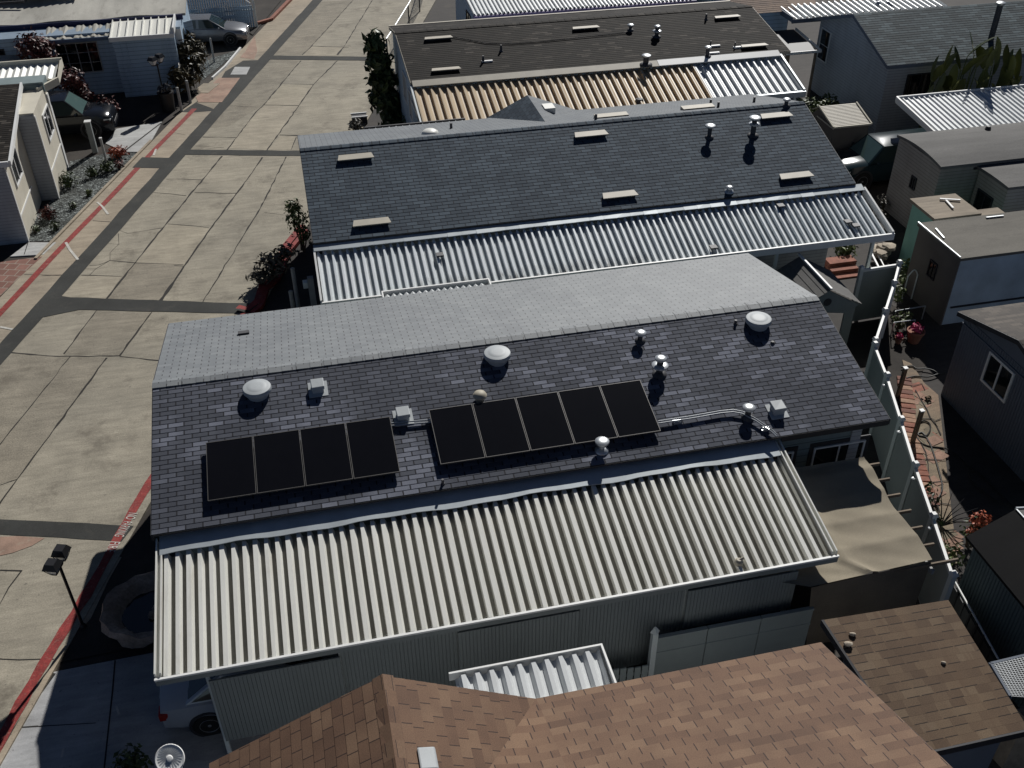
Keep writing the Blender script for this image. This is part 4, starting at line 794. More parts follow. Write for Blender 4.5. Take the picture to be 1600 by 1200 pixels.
b = MB(SC); b.box(12.1, 12.16, 12.6, 15.9, 2.1, 2.22); b.build('beam', m_post, SC)
for y in (12.9, 14.3, 15.7):
    b = MB(SC); b.box(12.09, 12.17, y-.04, y+.04, -.1, 2.1); b.build('post', m_post, SC)
# ---------------------------------------------------------------- gabled arbour behind the main house
GS = thing('garden_arbour', 'small gabled garden arbour with a round hole in its front board', 'arbour', (15.05, 24.2, 0))
b = MB(GS); gy0, gy1 = 23.1, 25.2; zt, zl = 2.66, 2.02
courses(b, (13.95, gy1, zl), (13.95, gy0, zl), (15.05, gy0, zt), (15.05, gy1, zt), .2, .015); courses(b, (16.2, gy0, zl-.02), (16.2, gy1, zl-.02), (15.05, gy1, zt), (15.05, gy0, zt), .2, .015); b.build('roof', [m_felt], GS)
b = MB(GS); b.hexa([(15.0, gy0-.02, zt+.03), (15.1, gy0-.02, zt+.03), (15.1, gy1+.1, zt+.03), (15.0, gy1+.1, zt+.03), (15.02, gy0-.02, zt+.07), (15.08, gy0-.02, zt+.07), (15.08, gy1+.1, zt+.07), (15.02, gy1+.1, zt+.07)]); b.build('ridge_trim', m_wtrim, GS)
b = MB(GS); pts = [(13.98, 1.98), (14.3, 1.72), (15.05, 1.82), (15.75, 1.7), (16.15, 1.96), (15.05, 2.6)]
b.face([(x, gy0+.06, z) for x, z in pts]); b.face([(x, gy0+.1, z) for x, z in reversed(pts)]); 
for (xa, za), (xb, zb) in zip(pts, pts[1:]+pts[:1]): b.face([(xa, gy0+.1, za), (xb, gy0+.1, zb), (xb, gy0+.06, zb), (xa, gy0+.06, za)])
b.build('gable_board', m_sidepan, GS)
b = MB(GS); b.lathe((15.05, gy0+.055, 2.2), [(.13, 0), (.13, .012)], 18, 0, (Vector((1, 0, 0)), Vector((0, 0, 1)), Vector((0, -1, 0)))); b.build('round_hole', m_dtrim, GS)
for x in (14.0, 15.75):
    b = MB(GS); b.box(x, x+.33, gy0+.1, gy0+.16, -.1, 1.95); b.build('post', m_sidepan, GS)
b = MB(GS); b.box(13.98, 14.02, gy0+.2, gy1-.1, -.1, 1.95); b.build('side_board', m_wallk, GS)
# ---------------------------------------------------------------- street lamps
def lampset(base, label, h, rz, sc=1.):
    r = thing('street_lamp', label, 'street lamp', base, rz, 'twin-headed street lamps'); b = MB(); b.tube([(0, 0, -.1), (0, 0, h)], .04*sc, 10); b.lathe((0, 0, -.05), [(.09*sc, 0), (.08*sc, .1), (.045*sc, .14)], 12); b.build('pole', m_black, r, smooth=True)
    b = MB(); b.tube([(-.24*sc, 0, h+.02), (-.12*sc, 0, h-.06), (.12*sc, 0, h-.06), (.24*sc, 0, h+.02)], .022*sc, 8); b.build('arm', m_black, r, smooth=True)
    for sx_ in (-.24, .24):
        x = sx_*sc; b = MB(); k = sc
        b.hexa([(x-.085*k, -.085*k, h+.02), (x+.085*k, -.085*k, h+.02), (x+.085*k, .085*k, h+.02), (x-.085*k, .085*k, h+.02), (x-.06*k, -.06*k, h-.03), (x+.06*k, -.06*k, h-.03), (x+.06*k, .06*k, h-.03), (x-.06*k, .06*k, h-.03)])
        b.hexa([(x-.19*k, -.19*k, h+.24*k), (x+.19*k, -.19*k, h+.24*k), (x+.19*k, .19*k, h+.24*k), (x-.19*k, .19*k, h+.24*k), (x-.12*k, -.12*k, h+.4*k), (x+.12*k, -.12*k, h+.4*k), (x+.12*k, .12*k, h+.4*k), (x-.12*k, .12*k, h+.4*k)])
        for a, c in ((-1, -1), (1, -1), (1, 1), (-1, 1)): b.bar((x+.08*k*a, .08*k*c, h+.02), (x+.17*k*a, .17*k*c, h+.24*k), .014*k)
        o = b.build('lantern', m_black, r); b = MB(); b.hexa([(x-.072*k, -.072*k, h+.02), (x+.072*k, -.072*k, h+.02), (x+.072*k, .072*k, h+.02), (x-.072*k, .072*k, h+.02), (x-.15*k, -.15*k, h+.235*k), (x+.15*k, -.15*k, h+.235*k), (x+.15*k, .15*k, h+.235*k), (x-.15*k, .15*k, h+.235*k)]); b.build('glass', m_lamp, o)
    return r
lampset((-6.33, 17.25, 0), 'twin-headed black street lamp standing beside the red kerb near the driveway', 2.02, math.radians(72), .88)
lampset((-5.95, 50.5, 0), 'twin-headed black street lamp in front of the blue house wall', 2.1, math.radians(52))
# rock basin in the shaded bed
RB = thing('rock_basin', 'pale shell-like rock basin in the shaded front bed', 'fountain basin', (-4.78, 17.2, 0))
b = MB(); b.lathe((0, 0, -.1), [(.75, 0), (.95, .2), (1.08, .45), (1.02, .56), (.85, .5), (.72, .3), (.6, .22)], 26, jit=.06); b.build('basin', m_rock, RB, smooth=True)
b = MB(); b.lathe((.05, 0, .14), [(.74, 0), (.7, .015)], 20, jit=.04); b.build('water', m_water, RB)
b = MB()
for i in range(6): a = random.uniform(0, 6.28); b.lathe((.25+.2*math.cos(a), -.1+.18*math.sin(a), .14), [(.1, 0), (.13, .06), (.08, .13)], 8, jit=.2)
b.build('rock', m_rock, RB, smooth=True)
bush('shrub', 'dark shrub in the shade at the bottom edge beside the driveway', 'shrub', (-4.85, 13.0, 0), [((-4.85, 12.95, .45), (.45, .4, .5))], 1500, .07, l_dark)
bush('shrub', 'dry bronze shrub just left of the round ribbed cap at the bottom edge', 'shrub', (-5.9, 12.1, 0), [((-5.9, 12.25, .3), (.4, .25, .3))], 1200, .06, l_red)
# ---------------------------------------------------------------- vehicles
def car(label, cat, loc, rz, paint, kind='sedan', name='car', scale=1.):
    r = thing(name, label, cat, loc, rz)
    if kind == 'sedan': st = [(-2.28, .62, .66), (-2.24, .92, .78), (-1.9, .99, .85), (-1.3, 1.0, .88), (-.6, .99, .89), (.4, .97, .89), (.95, .95, .89), (1.5, .89, .87), (2.0, .8, .82), (2.25, .7, .72), (2.3, .5, .66)]; gb, gt, gw, tz = (-1.72, 1.15), (-.95, .3), (.78, .56), 1.42
    elif kind == 'suv': st = [(-2.3, .7, .74), (-2.27, 1.05, .84), (-1.6, 1.1, .92), (0, 1.1, .94), (.8, 1.1, .94), (1.2, 1.1, .92), (1.9, 1.06, .9), (2.2, 1.0, .86), (2.3, .85, .82), (2.34, .6, .8)]; gb, gt, gw, tz = (-2.2, 1.2), (-2.0, .55), (.86, .68), 1.75
    else: st = [(-2.6, .7, .8), (-2.57, 1.1, .88), (-1.6, 1.12, .94), (0, 1.12, .95), (.9, 1.12, .95), (1.3, 1.12, .94), (2.0, 1.08, .92), (2.4, 1.0, .88), (2.52, .85, .84), (2.56, .6, .8)]; gb, gt, gw, tz = (-1.0, 1.35), (-.75, .65), (.86, .68), 1.78
    zb = .26; b = MB(); rings = []
    for x, zt_, w in st:
        rings.append([(x, -w*.9, zb), (x, -w, zb+.14), (x, -w*1.01, zt_*.72), (x, -w*.95, zt_-.06), (x, -w*.8, zt_), (x, -w*.4, zt_+.025), (x, 0, zt_+.03), (x, w*.4, zt_+.025), (x, w*.8, zt_), (x, w*.95, zt_-.06), (x, w*1.01, zt_*.72), (x, w, zb+.14), (x, w*.9, zb)])
    nn = len(rings[0]); base = 0
    for g_ in rings: b.v += g_
    for i in range(len(rings)-1):
        for j in range(nn): a = i*nn+j; c = i*nn+(j+1) % nn; b.f.append((a, a+nn, c+nn, c)); b.uv.append(None); b.mi.append(0)
    b.f.append(tuple(range(nn))); b.f.append(tuple(reversed(range((len(rings)-1)*nn, len(rings)*nn)))); b.uv += [None]*2; b.mi += [0]*2
    b.build('body', paint, r, smooth=True)
    def zs(x):
        for (xa, za, _), (xb, zb_, _) in zip(st, st[1:]):
            if xa <= x <= xb: return za+(zb_-za)*(x-xa)/(xb-xa)
        return .9
    zr_, zf = zs(gb[0]), zs(gb[1])
    A = [Vector((gb[0], -gw[0], zr_-.02)), Vector((gb[1], -gw[0], zf-.02)), Vector((gb[1], gw[0], zf-.02)), Vector((gb[0], gw[0], zr_-.02))]; T = [Vector((gt[0], -gw[1], tz)), Vector((gt[1], -gw[1], tz-.02)), Vector((gt[1], gw[1], tz-.02)), Vector((gt[0], gw[1], tz))]
    c = MB(); c.hexa(A+T); m_ = (gt[0]+gt[1])/2
    c.face([T[0]+Vector((0, 0, .0)), T[1], Vector((gt[1]-.2, 0, tz+.045)), Vector((gt[0]+.2, 0, tz+.045))]); c.face([Vector((gt[0]+.2, 0, tz+.045)), Vector((gt[1]-.2, 0, tz+.045)), T[2], T[3]]); c.face([T[1], T[2], Vector((gt[1]-.2, 0, tz+.045))]); c.face([T[3], T[0], Vector((gt[0]+.2, 0, tz+.045))])
    c.build('cabin', paint, r, smooth=True)
    def pane(q, nm, ins=.08, off=.008):
        q = [Vector(x) for x in q]; ctr = sum(q, Vector())/len(q); nrm = (q[1]-q[0]).cross(q[2]-q[0]).normalized(); k = MB(); qq = [ctr+(x-ctr)*(1-ins) for x in q]
        k.face([x+nrm*off for x in qq]); k.face([x-nrm*.01 for x in reversed(qq)])
        for i in range(len(qq)): j = (i+1) % len(qq); k.face([qq[i]-nrm*.01, qq[j]-nrm*.01, qq[j]+nrm*off, qq[i]+nrm*off])
        k.build(nm, m_pglass if kind != 'sedan' and nm == 'windscreen' else m_cglass, r)
    pane([A[1], A[2], T[2], T[1]], 'windscreen', .1); pane([A[3], A[0], T[0], T[3]], 'rear_window', .14)
    for s, (a0, a1, t1, t0) in ((-1, (A[0], A[1], T[1], T[0])), (1, (A[2], A[3], T[3], T[2]))):
        mA, mT = a0.lerp(a1, .48), t0.lerp(t1, .5); pane([a0, mA, mT, t0], 'side_window', .14); pane([mA, a1, t1, mT], 'side_window', .14)
    wr_ = .33 if kind == 'sedan' else .38; xs = (-1.35, 1.38) if kind != 'pickup' else (-1.55, 1.55); W2 = max(w for *_, w in st)
    for x in xs:
        for s in (-1, 1):
            ax_ = (Vector((1, 0, 0)), Vector((0, 0, 1)), Vector((0, s, 0))); k = MB(); k.lathe((x, s*(W2-.2), wr_), [(wr_*.66, 0), (wr_*.96, .01), (wr_, .04), (wr_, .19), (wr_*.95, .215), (wr_*.66, .217)], 22, 0, ax_); w_ = k.build('wheel', m_tyre, r, smooth=True)
            k = MB(); k.lathe((x, s*(W2-.2), wr_), [(wr_*.66, .2), (wr_*.6, .221), (wr_*.5, .2), (wr_*.16, .205), (wr_*.1, .224)], 20, 0, ax_); k.build('rim', m_rim, w_, smooth=True)
            k = MB(); k.lathe((x, s*(W2-.14), wr_+.02), [(wr_*1.22, 0), (wr_*1.22, .145), (wr_*1.02, .147), (wr_*1.02, 0)], 22, 0, ax_); k.build('wheel_arch', m_dtrim, r)
    xf, wf = st[-2][0], st[-2][2]
    for s in (-1, 1):
        k = MB(); k.hexa([(xf-.3, s*wf*.66, st[-2][1]-.17), (xf+.0, s*wf*.62, st[-2][1]-.17), (xf-.06, s*wf*.98, st[-2][1]-.17), (xf-.34, s*(wf+.06), st[-2][1]-.17), (xf-.3, s*wf*.66, st[-2][1]+.02), (xf+.025, s*wf*.6, st[-2][1]-.01), (xf-.03, s*(wf+.02), st[-2][1]-.01), (xf-.34, s*(wf+.07), st[-2][1]+.01)]); k.build('headlight', m_lamp, r, bevel=.02)
        xb, wb = st[1][0], st[1][2]; k = MB(); k.box(xb-.05, xb+.14, *sorted((s*wb*.68, s*(wb+.025))), st[1][1]-.3, st[1][1]-.1); k.build('tail_light', m_redl, r, bevel=.02)
        xm = gb[1]-.3; k = MB(); k.lathe((xm, s*(W2+.08), zf+.06), [(.03, -.06), (.08, -.03), (.085, .03), (.04, .07)], 10, 0, (Vector((.6, 0, 0)), Vector((0, 1.2, 0)), Vector((0, 0, 1)))); k.build('mirror', paint, r, smooth=True)
        k = MB(); k.box(-.35, -.15, *sorted((s*(W2*1.005), s*(W2*1.005+.025))), zf-.2, zf-.16); k.build('door_handle', m_galv if kind == 'pickup' else paint, r)
    k = MB(); k.box(st[-2][0]-.02, st[-1][0]+.02, -.5, .5, .45, .6); k.build('grille', m_dtrim, r, bevel=.02)
    k = MB(); k.box(st[0][0]-.025, st[0][0]+.1, -.26, .26, .58, .72); k.build('number_plate', m_wtrim, r)
    if kind == 'pickup':
        k = MB(); k.box(-2.45, -1.1, -.72, .72, .8, 1.135); k.build('cargo_bed', m_dtrim, r)
    if scale != 1: r.scale = (scale,)*3
    return r
def paint(name, c, rough=.22, metal=.4): return M(name, c, rough, .05, 1, metal=metal, fine=.0, spec=.4)
m_pw = paint('white car paint', (.40, .43, .47), .16, .25); m_pk = paint('black car paint', (.012, .014, .018), .16, .2); m_ps = paint('silver car paint', (.22, .225, .24), .26, .5); m_pb = paint('dark blue car paint', (.014, .028, .034), .13, 0.)
car('white sedan parked under the left end of the cream carport', 'car', (-2.02, 14.5, 0), 0, m_pw)
car('black pickup with shiny windscreen parked between the pale house and the blue house', 'pickup truck', (-10.55, 48.1, 0), math.radians(-2), m_pk, 'pickup', 'pickup_truck')
car('silver sedan parked nose to the road beside the white picket fence', 'car', (-4.05, 60.2, 0), math.radians(-6), m_ps)
car('dark blue car facing left under the white carport at right', 'car', (23.9, 34.95, 0), math.pi, m_pb, 'suv')
# ---------------------------------------------------------------- right side: sheds and trailers
def boxhouse(name, label, cat, x0, x1, y0, y1, h, roofm, wallm, over=.12, slope=(0, 0), lean=0, t=.1, arc=0., front=None):
    r = thing(name, label, cat, ((x0+x1)/2, (y0+y1)/2, 0)); zf = lambda x, y: h+slope[0]*(x-x0)+slope[1]*(y-y0)
    b = MB(r); b.hexa([(x0, y0, -.1), (x1, y0, -.1), (x1, y1, -.1), (x0, y1, -.1), (x0, y0, zf(x0, y0)-.02), (x1, y0, zf(x1, y0)-.02), (x1, y1, zf(x1, y1)-.02), (x0, y1, zf(x0, y1)-.02)]); w = b.build('wall', wallm, r)
    b = MB(r); n = 10 if arc else 1
    for i in range(n):
        a, c = i/n, (i+1)/n; f = lambda k: arc*(1-(2*k-1)**2); ya, yc = y0-over+(y1-y0+2*over)*a, y0-over+(y1-y0+2*over)*c; q = [(x0-over, ya, zf(x0, ya)+f(a)), (x1+over, ya, zf(x1, ya)+f(a)), (x1+over, yc, zf(x1, yc)+f(c)), (x0-over, yc, zf(x0, yc)+f(c))]
        b.slab([(p[0], p[1], p[2]+.03) for p in q], t)
    b.build('roof', roofm, r); return r
T1 = boxhouse('trailer', 'long grey trailer with curved grey roof beside the dark blue car', 'trailer', 22.65, 31, 29.55, 32.4, 3.0, m_felt, m_wallt, .08, arc=.14)
window(T1, 'x-', (22.65, 30.9, 1.75), .35, .5, m_dtrim)
b = MB(T1)
for x in (24.5, 27.5): b.box(x-.5, x+.5, 29.5, 29.58, 2.75, 2.82)
b.build('drip_rail', m_dtrim, T1); p = P(1545, 197, 3.25); b = MB(T1); b.lathe((p.x, p.y, 3.1), [(.12, 0), (.1, .1), (.06, .14)], 10); b.build('roof_stub', m_black, T1)
T2 = boxhouse('trailer', 'lower grey trailer with pale felt roof and dark sliding window, right of the curved one', 'trailer', 24.2, 31, 27.75, 29.45, 2.85, m_felt, m_wallt, .08, arc=.03)
window(T2, 'x-', (24.2, 28.75, 1.75), .9, .8, m_dtrim)
G1 = boxhouse('shed', 'sea green shed with a weathered plywood roof', 'shed', 21.0, 22.6, 27.0, 28.4, 2.4, m_wood, m_green, .1, (0, 0))
for k, (x0, y0, x1, y1) in enumerate(((21.85, 28.15, 22.5, 27.9), (21.9, 27.4, 22.0, 28.0))):
    b = MB(); b.bar((x0, y0, 2.48), (x1, y1, 2.48), .07, .04); tag(b.build('loose_board', m_wtrim), ['pale board lying along the back edge of the plywood roof', 'thin pale stick lying across the plywood roof'][k], 'board')
G2 = boxhouse('shed', 'sea green shed end showing behind the tan felt roof', 'shed', 22.75, 23.6, 26.4, 27.3, 2.3, m_wood, m_green, .05)
T3 = boxhouse('shed', 'tan and pale blue shed with a tan felt roof beside the green one', 'shed', 20.15, 25.5, 24.2, 26.5, 2.5, m_felt2, M('sky blue siding', (.47, .56, .63), .75, .2, .8, fine=.08), .1)
b = MB(T3); b.box(20.1, 20.149, 24.17, 26.53, -.1, 2.45); b.build('end_wall', m_tanw, T3); window(T3, 'x-', (20.1, 25.3, 1.45), .42, .6, m_dtrim, t=.04)
b = MB(T3); b.bar((20.06, 24.12, 2.56), (20.06, 26.6, 2.56), .04, .05); b.build('edge_trim', m_galv, T3)
b = MB(T3); b.box(20.3, 25.4, 24.15, 24.199, .6, .65); b.build('skirting', m_dtrim, T3)
for k, (px, py, qx, qy) in enumerate(((1462, 357, 1475, 372), (1541, 340, 1568, 337))):
    p, q = P(px, py, 2.56), P(qx, qy, 2.56); b = MB(); b.bar(p, q, .05, .04); tag(b.build('loose_board', m_galv), ['short metal strip on the left corner of the tan felt roof', 'white strip lying at the back of the tan felt roof'][k], 'strip')
# brown-roofed shed with the white window
T4 = thing('shed', 'slate blue shed with brown roof and a white framed window facing the path', 'shed', (20.5, 18, 0))
b = MB(T4); y0, y1, x0, x1 = 16.2, 20.75, 18.0, 24; ym = 18.4; h0, h1 = 2.85, 3.5
b.box(x0, x1, y0, y1, -.1, h0-.05); b.face([(x0, y1, h0-.05), (x0, y0, h0-.05), (x0, ym, h1-.1)])
n = 44
for i in range(n): y = y0+(y1-y0)*i/n; b.box(x0-.014, x0, y+.01, y+(y1-y0)/n-.01, -.1, h0-.08)
b.build('wall', m_wallk, T4)
b = MB(T4); courses(b, (x1, y1+.15, h0), (x0-.15, y1+.15, h0), (x0-.15, ym, h1), (x1, ym, h1), .16, .01); courses(b, (x0-.15, y0-.15, h0), (x1, y0-.15, h0), (x1, ym, h1), (x0-.15, ym, h1), .16, .01); b.build('roof', m_shd, T4)
b = MB(T4)
for (ya, za), (yb_, zb_) in (((y1+.15, h0), (ym, h1)), ((ym, h1), (y0-.15, h0))): b.hexa([(x0-.18, ya, za-.14), (x0-.13, ya, za-.14), (x0-.13, yb_, zb_-.14), (x0-.18, yb_, zb_-.14), (x0-.18, ya, za), (x0-.13, ya, za), (x0-.13, yb_, zb_), (x0-.18, yb_, zb_)])
b.build('fascia', m_dtrim, T4)
b = MB(T4); b.bar((x0-.03, y1, 2.55), (x0-.03, y0, 2.55), .03, .05); b.build('trim_board', m_wallk, T4)
def onX(px, py, X): d = CF+CR*((px-800)/CAM_F)-CU*((py-600)/CAM_F); return CC+d*(X/d.x)
wp = [onX(x, y, 17.98) for x, y in ((1548, 546), (1587, 580), (1570, 632), (1532, 598))]; c = sum(wp, Vector())/4
window(T4, 'x-', (18.0, c.y, c.z), 1.12, 1.0, t=.07)
# felt-roofed shed, its sunless slope painted dark
T5 = thing('shed', 'dark teal shed with grey felt roof, one slope shade-black, at the right edge', 'shed', (14.5, 12, 0))
b = MB(T5); tx0, tx1, ty0, ty1, th0, th1, tm = 13.45, 17, 9.5, 13.1, 2.35, 2.95, 14.35; b.box(tx0, tx1, ty0, ty1, -.1, th0); b.face([(tx1, ty1, th0), (tx0, ty1, th0), (tm, ty1, th1-.08)])
for i in range(40): y = ty0+(ty1-ty0)*i/40; b.box(tx0-.012, tx0, y+.008, y+(ty1-ty0)/40-.008, -.1, th0-.03)
b.build('wall', m_teal, T5)
b = MB(T5); b.slab([(tx0-.15, ty1+.15, th0), (tx0-.15, ty0-.1, th0), (tm, ty0-.1, th1), (tm, ty1+.15, th1)], .07); b.build('shade_dark_roof_slope', M('shade-darkened felt', (.005, .005, .006), .7, .3, 1.2, spec=.15, fine=.15, bump=.6, stretch=(.5, 2.5, 1)), T5)  # slope facing away from the sun painted near black as shade
b = MB(T5); b.slab([(tm+.004, ty0-.1, th1), (tx1+.3, ty0-.1, th1-.5), (tx1+.3, ty1+.15, th1-.5), (tm+.004, ty1+.15, th1)], .07); b.build('grey_roof_slope', m_felt, T5)
b = MB(T5); b.bar((tm, ty1+.17, th1), (tx1+.3, ty1+.17, th1-.5), .04, .06); b.bar((tm, ty0-.1, th1+.0), (tm, ty1+.15, th1+.0), .03, .03); b.build('edge_trim', m_galv, T5)
MP = thing('mesh_roof', 'dark wire mesh roof panel in the bottom right corner', 'mesh roof', (12.9, 9.8, 0))
q = [P(x, y, 2.0) for x, y in ((1548, 1037), (1640, 1015), (1680, 1095), (1578, 1088))]
b = MB(MP); b.slab([q[3], q[2], q[1], q[0]], .03); b.build('panel', M('dark mesh sheet', (.05, .05, .05), .7, .2, 3), MP)
b = MB(MP)
for i in range(22):
    f = i/21; b.bar(q[0].lerp(q[3], f)+Vector((0, 0, .012)), q[1].lerp(q[2], f)+Vector((0, 0, .012)), .008); b.bar(q[0].lerp(q[1], f)+Vector((0, 0, .018)), q[3].lerp(q[2], f)+Vector((0, 0, .018)), .008)
b.build('wire', m_galv, MP)
b = MB(MP); b.bar(q[0], q[3], .05); b.bar(q[0], q[1], .05)
for p in q[:1]+q[3:]: b.bar((p.x, p.y, -.1), (p.x, p.y, 2.0), .06)
b.build('frame', m_wallk, MP)
q = [P(x, y, 1.6) for x, y in ((1588, 1108), (1660, 1090), (1680, 1130), (1604, 1124))]; CB = thing('crate', 'pale slatted crate at the bottom right edge beside the mossy roof', 'crate', (q[0].x, q[0].y, 0))
b = MB(CB); b.slab([q[3], q[2], q[1], q[0]], 1.7); b.build('body', m_wood, CB)
WR = thing('cable_fence', 'low black wire fence running between the vinyl fence and the teal shed', 'fence', (12.6, 12.2, 0))
a, c = P(1490, 905, 1.3), P(1560, 1030, 1.3); b = MB(WR)
for i in range(8): p = a.lerp(c, i/7); b.box(p.x-.025, p.x+.025, p.y-.025, p.y+.025, -.1, 1.3)
b.build('post', m_black, WR); b = MB(WR); b.bar(a, c, .03, .03); b.build('top_rail', m_wtrim, WR); b = MB(WR); b.bar((a.x, a.y, .6), (c.x, c.y, .6), .02, 1.15); b.build('mesh', m_black, WR)
# carport at right and tan tool shed
C5 = thing('carport', 'white ribbed carport roof over the dark blue car', 'carport', (28, 34.6, 0))
b = MB(C5); corrug(b, 24.7, 32.5, 36.0, 2.95, 33.1, 2.65, [(0, 0), (.1, 0), (.13, .06), (.17, .06), (.24, 0)]); b.build('roof_sheet', m_white, C5)
b = MB(C5); b.box(24.6, 32.5, 33.0, 33.07, 2.5, 2.72); b.box(24.6, 32.5, 36.03, 36.09, 2.82, 3.06); b.hexa([(24.58, 33.07, 2.52), (24.66, 33.07, 2.52), (24.66, 36.03, 2.8), (24.58, 36.03, 2.8), (24.58, 33.07, 2.74), (24.66, 33.07, 2.74), (24.66, 36.03, 3.06), (24.58, 36.03, 3.06)]); b.build('frame', m_wtrim, C5)
for x, y in ((29, 33.2), (31, 35.8)):
    b = MB(C5); b.box(x-.05, x+.05, y-.05, y+.05, -.1, 2.6); b.build('post', m_wtrim, C5)
TS = thing('tool_shed', 'small cream metal tool shed with a ribbed gambrel roof', 'shed', (22.8, 36.9, 0))
xa, xb, ya, yb_ = 21.95, 23.65, 36.0, 38.0
b = MB(TS); b.box(xa+.05, xb-.05, ya+.05, yb_-.05, -.1, 1.9); b.hexa([(xa+.05, ya+.05, 1.9), (xb-.05, ya+.05, 1.9), (xb-.05, yb_-.05, 1.9), (xa+.05, yb_-.05, 1.9), (xa+.05, ya+.1, 1.95), (xb-.05, ya+.1, 1.95), (xb-.05, yb_-.6, 2.3), (xa+.05, yb_-.6, 2.3)]); b.build('wall', m_tanw, TS)
b = MB(TS); n = 16
for i in range(n):
    y0_, y1_ = ya+(1.45)*i/n, ya+1.45*(i+1)/n; z0_, z1_ = 1.98+.38*i/n, 1.98+.38*(i+1)/n; b.slab([(xa, y0_, z0_+.015), (xb, y0_, z0_+.015), (xb, y1_-.02, z1_), (xa, y1_-.02, z1_)], .05)
b.slab([(xa, ya+1.46, 2.36), (xb, ya+1.46, 2.36), (xb, yb_, 2.05), (xa, yb_, 2.05)], .05); b.build('roof', m_beige, TS)
b = MB(TS); b.box(xa-.03, xa, ya-.02, ya+1.45, 1.9, 1.95); b.bar((xa-.02, ya-.01, 1.99), (xa-.02, ya+1.45, 2.38), .06, .07); b.bar((xb+.02, ya-.01, 1.99), (xb+.02, ya+1.45, 2.38), .06, .07); b.bar((xa, ya-.02, 1.98), (xb, ya-.02, 1.98), .05, .07); b.build('edge_trim', m_wallw, TS)
# ---------------------------------------------------------------- houses along the top
H5 = thing('house', 'grey house with blue grey shingle roof and tall chimney pipe at top right', 'house', (32, 42, 0))
e0, e1, ey, er, ef = 25.6, 42, 38.65, 42.2, 45.8
gable_x(H5, e0, e1, ey, 3.4, er, 4.6, ef, 3.4, m_sh5, m_sh5, .16, m_wallk); house_walls(H5, 'wall', e0+.3, e1, ey+.35, ef-.3, 3.4, m_walls, yr=er, zr=4.45)
window(H5, 'x-', (e0+.3, 44.75, 2.35), .95, 1.5, rows=1, bars=0); window(H5, 'y-', (27.6, ey+.35, 2.2), 1.4, 1.2, m_dtrim)
p = onplane(1548, 62, (0, ey, 3.4), (0, -(1.2/3.55), 1)); b = MB(H5); b.tube([(p.x, p.y, p.z-.1), (p.x, p.y, p.z+1.55)], .13, 14); c_ = b.build('chimney_pipe', m_dmetal, H5, smooth=True); b = MB(H5); b.lathe((p.x, p.y, p.z+1.55), [(.17, -.02), (.2, .02), (.2, .08), (.12, .12)], 16); b.build('rain_cap', m_galv, c_, smooth=True)
CP = thing('carport', 'pale corrugated carport roof behind the gable of the grey house', 'carport', (28, 46.5, 0))
b = MB(CP); corrug(b, 24.6, 33, 47.6, 3.45, 45.85, 3.35, PROF3); b.build('roof_sheet', m_white, CP); b = MB(CP); b.box(24.5, 33, 45.75, 45.82, 3.2, 3.4); b.box(24.5, 24.56, 45.82, 47.6, 3.25, 3.5); b.build('frame', m_wallk, CP)
for x in (24.7, 32): b = MB(CP); b.box(x-.05, x+.05, 47.3, 47.4, -.1, 3.3); b.build('post', m_vinyl, CP)
for q in ((1372, 6), (1387, 6)):
    p = P(*q, 3.5); b = MB(CP); b.lathe((p.x, p.y, 3.42), [(.2, 0), (.14, .12), (.05, .2)], 12); b.build('roof_vent', m_galv, CP)
H4 = thing('mobile_home', 'violet trimmed grey mobile home with white ribbed roof at the top of the picture', 'mobile home', (16, 54, 0))
b = MB(H4); corrug(b, 9.75, 21.6, 55.6, 3.4, 51.4, 3.0, PROF); b.build('roof_sheet', m_white, H4)
b = MB(H4); b.box(9.7, 21.75, 51.28, 51.38, 2.75, 2.99); b.build('fascia', m_violet, H4)
b = MB(H4); b.box(10.0, 24, 52.6, 58, -.1, 2.95); n = 60
for i in range(n): x = 10.0+12*i/n; b.box(x+.02, x+.18, 52.58, 52.6, -.1, 2.9)
b.build('wall', m_wallk, H4); b = MB(H4); b.box(9.95, 9.999, 52.7, 58, -.1, 2.95); b.build('side_wall', m_wallb, H4)
b = MB(H4); b.box(9.93, 10.06, 52.52, 52.64, -.1, 2.95); b.build('corner_trim', m_violet, H4)
for x, w in ((10.75, .9), (12.0, .7), (13.0, .7)): window(H4, 'y-', (x, 52.58, 2.05), w, .75, m_dtrim, bars=1)
for x in (11.4, 14.2, 17.5, 20.8): b = MB(H4); b.box(x-.07, x+.07, 51.5, 51.6, -.1, 2.9); b.build('post', m_vinyl, H4)
window(H4, 'x-', (9.95, 54.0, 1.9), 1.2, 1.0, m_dtrim)
AW3 = thing('awning', 'narrow white zigzag awning just beyond the brown ridge', 'awning', (14.5, 47.9, 0))
qa, qb = P(787, 36, 3.4), P(955, 22, 3.4); b = MB(AW3); corrug(b, qa.x, qb.x, qa.y, 3.4, qa.y-.9, 3.45, [(0, 0), (.17, .12), (.34, 0)]); b.build('roof_sheet', m_white, AW3); b = MB(AW3); b.box(qa.x-.05, qb.x+.1, qa.y+.03, qa.y+.09, 3.3, 3.56); b.build('frame', m_wtrim, AW3)
b = MB(AW3)
for x in (qa.x, qb.x): b.box(x-.04, x+.04, qa.y-.1, qa.y, -.1, 3.4)
b.build('post', m_wtrim, AW3)
AW4 = thing('awning', 'flat pale awning panel beyond the brown ridge, right of the zigzag one', 'awning', (18, 48, 0))
qs = [P(x, y, 3.4) for x, y in ((940, 20), (1018, 13), (1034, 24), (960, 28))]; b = MB(AW4); b.slab([qs[3], qs[2], qs[1], qs[0]], .08); b.build('panel', m_flash, AW4); b = MB(AW4)
for q in qs: b.box(q.x-.04, q.x+.04, q.y-.04, q.y+.04, -.1, 3.3)
b.build('post', m_wtrim, AW4)
